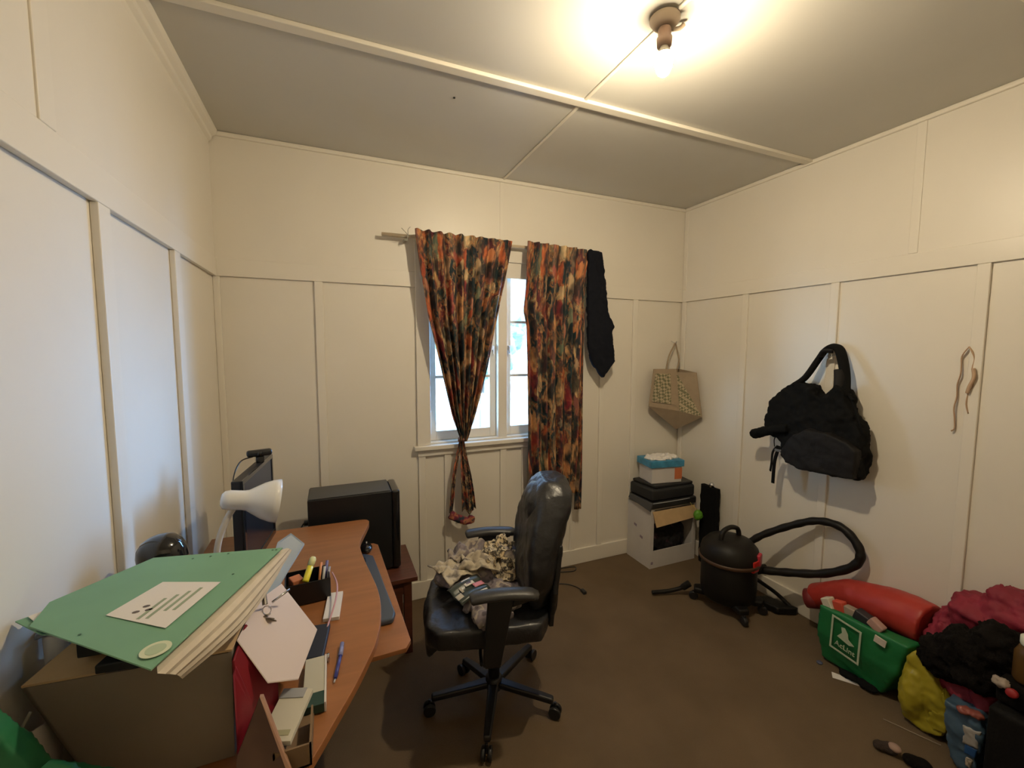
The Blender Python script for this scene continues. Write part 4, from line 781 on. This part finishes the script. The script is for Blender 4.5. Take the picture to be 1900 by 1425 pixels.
obj('nozzle_tube',tube(B(),[(3.10,-1.05,.03),(3.07,-.96,.09),(3.0,-.90,.15),(2.975,-.88,.17)],.012,10),TUB,vt,smooth=True)
o=tag(soft('crevice_tool',tube(tube(B(),[(2.44,-.56,.022),(2.55,-.60,.03),(2.63,-.63,.05)],.014,10),[(2.63,-.63,.05),(2.66,-.66,.09)],.022,10,1),TUB,voxel=.006,smooth=2),'black vacuum wand end on the floor between the carton and vacuum','tool')
cb=thing('power_cord','thin black power cord curled on the carpet behind the office chair','cord',(2.02,-.15,0))
obj('cord',tube(B(),[(1.90,-.04,.004),(2.0,-.035,.004),(2.10,-.04,.006),(2.165,-.055,.004),(2.13,-.10,.004),(2.03,-.085,.008),(1.95,-.06,.004),(1.85,-.12,.004),(1.90,-.19,.004),(1.98,-.225,.004),(2.03,-.28,.004),(2.045,-.34,.006)],.0035,8),BLKP,cb,smooth=True)
obj('plug',bx(2.03,-.385,.001,2.055,-.34,.02),BLKP,cb,bevel=.004)
# ---------------------------------------------------------------- pile on the right
RED=mat('red_vinyl',(.40,.035,.025),.45,var=.1,vscale=6)
rl=thing('sleeping_mat','long rolled red mat leaning along the right wall over the green bag','mat',(3.02,-1.45,.1))
rp=[(3.06,-1.19,.205),(3.055,-1.28,.255),(3.04,-1.42,.325),(3.03,-1.56,.35),(3.02,-1.68,.36),(3.015,-1.72,.36)]
soft('rolled_mat',tube(B(),rp,lambda t:.060+.042*min(1,t*1.7),20,6,1),RED,rl,voxel=.010,smooth=4,wr=.02,wsize=.15)
obj('mat_end',tube(B(),[(3.03,-1.165,.185),(3.045,-1.215,.205)],.052,16,1),mat('dark_red_fabric',(.20,.02,.02),.6),rl,smooth=True)
obj('mat_support',bx(3.02,-1.70,.0,3.12,-1.24,.17),mat('dark_box',(.03,.02,.018),.8),rl,bevel=.01)
GN=mat('green_shopper',(.010,.155,.045),.5,bump=.1,bscale=60)
sg=thing('shopping_bag','green reusable shopping bag with a white square logo in front of the red mat','bag',(2.92,-1.52,0))
bm=B()
botp=[(2.865,-1.36,.012),(2.865,-1.62,.012),(2.97,-1.64,.012),(2.99,-1.40,.012)]
topp=[(2.835,-1.345,.30),(2.835,-1.72,.315),(2.925,-1.73,.315),(2.93,-1.35,.27)]
vb=[bm.verts.new(p) for p in botp]; vt_=[bm.verts.new(p) for p in topp]; vm=[bm.verts.new(Vector(a).lerp(Vector(b),.5)+Vector((-.018 if i<2 else .01,.014 if i in(0,3) else -.02,0))) for i,(a,b) in enumerate(zip(botp,topp))]
for a,b in ((vb,vm),(vm,vt_)):
    for i in range(4): bm.faces.new((a[i],a[(i+1)%4],b[(i+1)%4],b[i]))
bm.faces.new(vb[::-1]); bm.faces.new(vt_)
soft('bag_body',bm,GN,sg,voxel=.008,smooth=5,wr=.012,wsize=.09)
# logo, on the camera side face of the bag
P0=Vector((2.826,-1.420,.292)); P1=Vector((2.826,-1.550,.278)); P3=Vector((2.822,-1.418,.126)); 
fx=(P1-P0).normalized(); fz=(P0-P3).normalized(); fn_=fx.cross(fz).normalized()
fn_=fn_ if fn_.x<0 else -fn_
LW=(P1-P0).length; LH=(P0-P3).length
LM=Matrix.Translation(P3+fn_*.004)@Matrix((fx,fz,fx.cross(fz))).transposed().to_4x4()
LOGO=mat('logo_white',(.45,.52,.38),.6)
bm=B(); w=.008; zt=.003
zs=-1 if fx.cross(fz).x>0 else 1
for a in ((0,0,LW,w),(0,LH-w,LW,LH),(0,w,w,LH-w),(LW-w,w,LW,LH-w)): box(bm,a[0],a[1],0,a[2],a[3],zt*zs,LM)
obj('logo_frame',bm,LOGO,sg)
bm=B(); prism(bm,[LM@Vector(p) for p in ((.03,.075,0),(.085,.065,0),(.105,.075,0),(.08,.09,0),(.075,.115,0),(.06,.135,0),(.045,.13,0),(.05,.105,0))],LM.to_3x3()@Vector((0,0,zt*zs))); obj('logo_figure',bm,LOGO,sg)
txt('logo_text','AcLint',.034,LM@Matrix.Translation((LW/2,.036,0)),LOGO,sg,.0015)
bm=B()
for y in (-1.36,-1.38): pass
TG=mat('white_tag',(.62,.56,.48),.6)
o=tag(obj('paper_tag',bx(2.818,-1.60,.268,2.824,-1.645,.30,about((2.82,-1.62,.28),Matrix.Rotation(.15,4,'X'))),TG),'white paper tag on the rim of the green shopping bag','tag')
for i,(c,s_,col_,lb,nm) in enumerate((((2.87,-1.375,.31),(.025,.022,.03),(.60,.56,.45),'small white packet at the left end of the green bag rim','packet'),((2.88,-1.42,.318),(.02,.025,.028),(.55,.07,.04),'small red packet poking out of the green bag','packet'),((2.885,-1.47,.318),(.02,.03,.022),(.33,.26,.2),'tan pouch poking out of the green bag','pouch'),((2.88,-1.525,.322),(.025,.035,.024),(.02,.02,.025),'black pouch poking out of the green bag','pouch'),((2.865,-1.585,.325),(.02,.03,.02),(.45,.28,.24),'pinkish packet at the right of the green bag rim','packet'))):
    o=tag(obj(nm,bx(c[0]-s_[0],c[1]-s_[1],c[2]-s_[2],c[0]+s_[0],c[1]+s_[1],c[2]+s_[2],about(c,Matrix.Rotation(.25*(i-2),4,'X'))),mat('packet%d'%i,col_,.5),bevel=.006),lb,nm,group='small items sticking out of the green bag')
YB=mat('yellow_bag',(.36,.30,.025),.3); 
yb=thing('plastic_bag','yellow plastic bag standing beside the green shopping bag','bag',(2.83,-1.79,0))
soft('bag_body',ell(prism(B(),[(2.80,-1.735,.02),(2.80,-1.80,.005),(2.80,-1.865,.03),(2.80,-1.875,.12),(2.80,-1.84,.22),(2.80,-1.785,.30),(2.80,-1.75,.335),(2.80,-1.73,.28),(2.80,-1.705,.15)],(.09,0,0)),(2.82,-1.76,.14),(.055,.05,.12)),YB,yb,voxel=.007,smooth=6,wr=.03,wsize=.10,wr2=.010,wsize2=.03)
soft('bag_flap',prism(B(),[(2.80,-1.80,.03),(2.80,-1.87,.05),(2.80,-1.88,.16),(2.80,-1.85,.24)],(.05,0,0)),YB,yb,voxel=.007,smooth=4,wr=.03,wsize=.04)
MRN=mat('crimson_fabric',(.22,.012,.030),.7,var=.2,vscale=7,bump=.15,bscale=80)
o=thing('blanket','crumpled crimson fabric heaped on the pile against the right wall','blanket',(3.0,-2.0,.3))
bm=B()
for c,r in (((3.03,-1.80,.38),(.09,.08,.10)),((2.97,-1.785,.37),(.07,.06,.11)),((3.01,-1.88,.49),(.11,.11,.11)),((3.01,-1.98,.57),(.11,.12,.10)),((3.01,-2.12,.63),(.11,.16,.10)),((3.01,-2.30,.61),(.11,.16,.12)),((2.99,-1.86,.36),(.08,.09,.09)),((3.01,-2.1,.5),(.11,.25,.12))): ell(bm,c,r)
soft('fabric_folds',bm,MRN,o,voxel=.009,smooth=5,wr=.09,wsize=.11,wr2=.035,wsize2=.045)
o2=thing('blanket','maroon cloth tucked below the dark fluffy garment','cloth',(2.84,-1.95,.2)); o2.name='cloth'; BASE[o2.name]=Vector((2.84,-1.95,.2))
soft('fabric_folds',ell(ell(B(),(2.865,-1.90,.24),(.06,.08,.06)),(2.84,-1.965,.265),(.06,.055,.05)),MRN,o2,voxel=.008,smooth=3,wr=.04,wsize=.05)
FUR=mat('dark_fleece',(.007,.0055,.0045),.95,bump=.4,bscale=180,var=.4,vscale=12,spec=.15)
o=thing('fleece','dark brown fluffy garment bundled on the pile','garment',(2.85,-1.93,.33))
bm=B()
for c,r in (((2.83,-1.835,.35),(.065,.085,.085)),((2.81,-1.92,.43),(.075,.10,.10)),((2.81,-1.99,.49),(.07,.08,.10)),((2.80,-1.95,.37),(.07,.08,.07))): ell(bm,c,r)
soft('fleece_bundle',bm,FUR,o,voxel=.008,smooth=2,wr=.05,wsize=.05,wr2=.02,wsize2=.012)
o=tag(obj('storage_box',bx(2.94,-2.25,.0,3.12,-1.80,.26),mat('dark_storage',(.02,.017,.015),.7),bevel=.01),'dark storage box beneath the crimson fabric','box')
BLU=mat('blue_plastic_bag',(.06,.11,.17),.35,var=.3,vscale=10)
bb=thing('plastic_bag','blue and white plastic bag beside the yellow bag','bag',(2.76,-1.95,0)); 
soft('bag_body',prism(B(),[(2.73,-1.885,.24),(2.73,-1.98,.25),(2.73,-2.0,.20),(2.73,-1.985,.04),(2.73,-1.955,.005),(2.73,-1.925,.02),(2.73,-1.90,.08)],(.09,0,0)),BLU,bb,voxel=.007,smooth=4,wr=.03,wsize=.05)
soft('white_panel',prism(B(),[(2.722,-1.945,.185),(2.722,-1.995,.20),(2.722,-1.99,.13),(2.722,-1.95,.12)],(.02,0,0)),mat('dull_white',(.36,.34,.31),.5),bb,voxel=.005,smooth=3,wr=.01,wsize=.02)
soft('blue_panel',prism(B(),[(2.724,-1.955,.12),(2.724,-1.99,.125),(2.724,-1.985,.085),(2.724,-1.955,.08)],(.02,0,0)),mat('royal_blue',(.02,.08,.24),.4),bb,voxel=.005,smooth=3)
soft('printed_patch',prism(B(),[(2.722,-1.96,.07),(2.722,-1.98,.07),(2.722,-1.975,.035),(2.722,-1.96,.04)],(.02,0,0)),patt('patch_print',['#1c1712','#b8ab98','#3a2f28'],60),bb,voxel=.004,smooth=2)
o=tag(soft('packet',ell(ell(B(),(2.735,-1.945,.245),(.025,.022,.012)),(2.735,-1.975,.25),(.02,.02,.012)),mat('salmon_plastic',(.28,.075,.055),.5),voxel=.005,smooth=1,wr=.02,wsize=.02),'salmon pink crumpled wrapper on top of the blue bag','wrapper')
SU=thing('suitcase','black textured suitcase in the bottom right corner','suitcase',(2.76,-2.16,0))
obj('suitcase_body',bx(2.66,-2.30,.0,2.87,-2.022,.36),mat('suitcase_black',(.005,.0045,.004),.75,bump=.25,bscale=70,spec=.2),SU,bevel=.02)
obj('handle',tube(B(),[(2.76,-2.06,.358),(2.76,-2.08,.385),(2.76,-2.18,.388),(2.76,-2.2,.358)],.009,8),mat('dull_grey',(.06,.055,.05),.5),SU,smooth=True)
jr=thing('jar','amber brown jar with a white cap standing on the pile at the right edge','jar',(2.82,-2.085,.44))
obj('jar_body',lathe(B(),[(.040,0),(.044,.008),(.044,.10),(.034,.125),(.026,.13)],(2.76,-2.088,.455),seg=28),mat('amber',(.09,.045,.01),.4),jr,smooth=True)
obj('cap',lathe(B(),[(.032,0),(.033,.004),(.033,.028),(.028,.032)],(2.76,-2.088,.587),seg=24),mat('cap_white',(.68,.70,.60),.4),jr,smooth=True)
o=tag(soft('tissue',ell(B(),(2.700,-2.040,.440),(.020,.022,.018)),mat('tissue',(.33,.27,.22),.8),voxel=.005,smooth=1,wr=.03,wsize=.02),'crumpled greyish tissue on the pile near the amber jar','tissue')
o=tag(obj('plastic_ball',lathe(B(),[(.014,0),(.015,.004),(.015,.016),(.012,.02)],(2.685,-2.073,.43),(-1,0,.3),20),mat('cap_red',(.28,.012,.015),.5),smooth=True),'small round red plastic thing below the amber jar','toy')
o=tag(soft('pile_cushion',box(B(),2.70,-2.13,.368,2.82,-2.025,.448),FUR,voxel=.008,smooth=3),'dark cloth under the amber jar','cloth')
# small things on the floor
o=tag(obj('paper_scrap',prism(B(),[(2.775,-1.465,.002),(2.80,-1.445,.010),(2.835,-1.50,.008),(2.85,-1.565,.002)],(0,0,.0015)),PAPER),'white paper scrap on the carpet in front of the green bag','paper')
o=tag(soft('glove',ell(ell(B(),(2.845,-1.50,.018),(.03,.05,.015)),(2.855,-1.57,.018),(.03,.05,.014)),BLKF,voxel=.006,smooth=1,wr=.02,wsize=.03),'flat black cloth item on the carpet under the green bag','cloth')
o=tag(obj('plastic_disc',lathe(B(),[(.013,0),(.014,.004),(.012,.008)],(2.822,-1.375,.0),seg=16),mat('slate_blue',(.08,.09,.15),.5),smooth=True),'tiny slate-blue disc on the carpet left of the green bag','disc')
o=tag(obj('cord',tube(B(),[(2.725,-1.70,.003),(2.75,-1.76,.003),(2.77,-1.81,.003),(2.795,-1.865,.003)],.0022,6),mat('pale_cord',(.30,.24,.17),.7),smooth=True),'pale cord lying on the carpet by the yellow bag','cord')
tr_=thing('toy','small brown and cream soft toy on the carpet at the bottom right','toy',(2.565,-1.82,0))
soft('toy_body',ell(ell(B(),(2.545,-1.775,.018),(.022,.02,.017)),(2.565,-1.80,.02),(.022,.028,.019)),mat('dark_brown_plush',(.04,.025,.018),.9,bump=.5,bscale=200),tr_,voxel=.005,smooth=1,wr=.008,wsize=.02)
soft('cream_face',ell(B(),(2.568,-1.815,.034),(.02,.022,.014)),mat('pinkish_cream',(.36,.24,.19),.8),tr_,voxel=.004,smooth=1)
o=tag(soft('sock',ell(ell(B(),(2.585,-1.865,.018),(.03,.03,.018)),(2.60,-1.89,.018),(.03,.03,.018)),FUR,voxel=.006,smooth=1,wr=.01,wsize=.03),'dark rolled sock at the bottom right edge of the carpet','sock')
# fly speck on the ceiling
o=tag(obj('ceiling_screw',lathe(B(),[(.005,0),(.005,-.003)],(1.078,-.766,H),seg=12),BLKM),'tiny black screw head on the ceiling','screw')
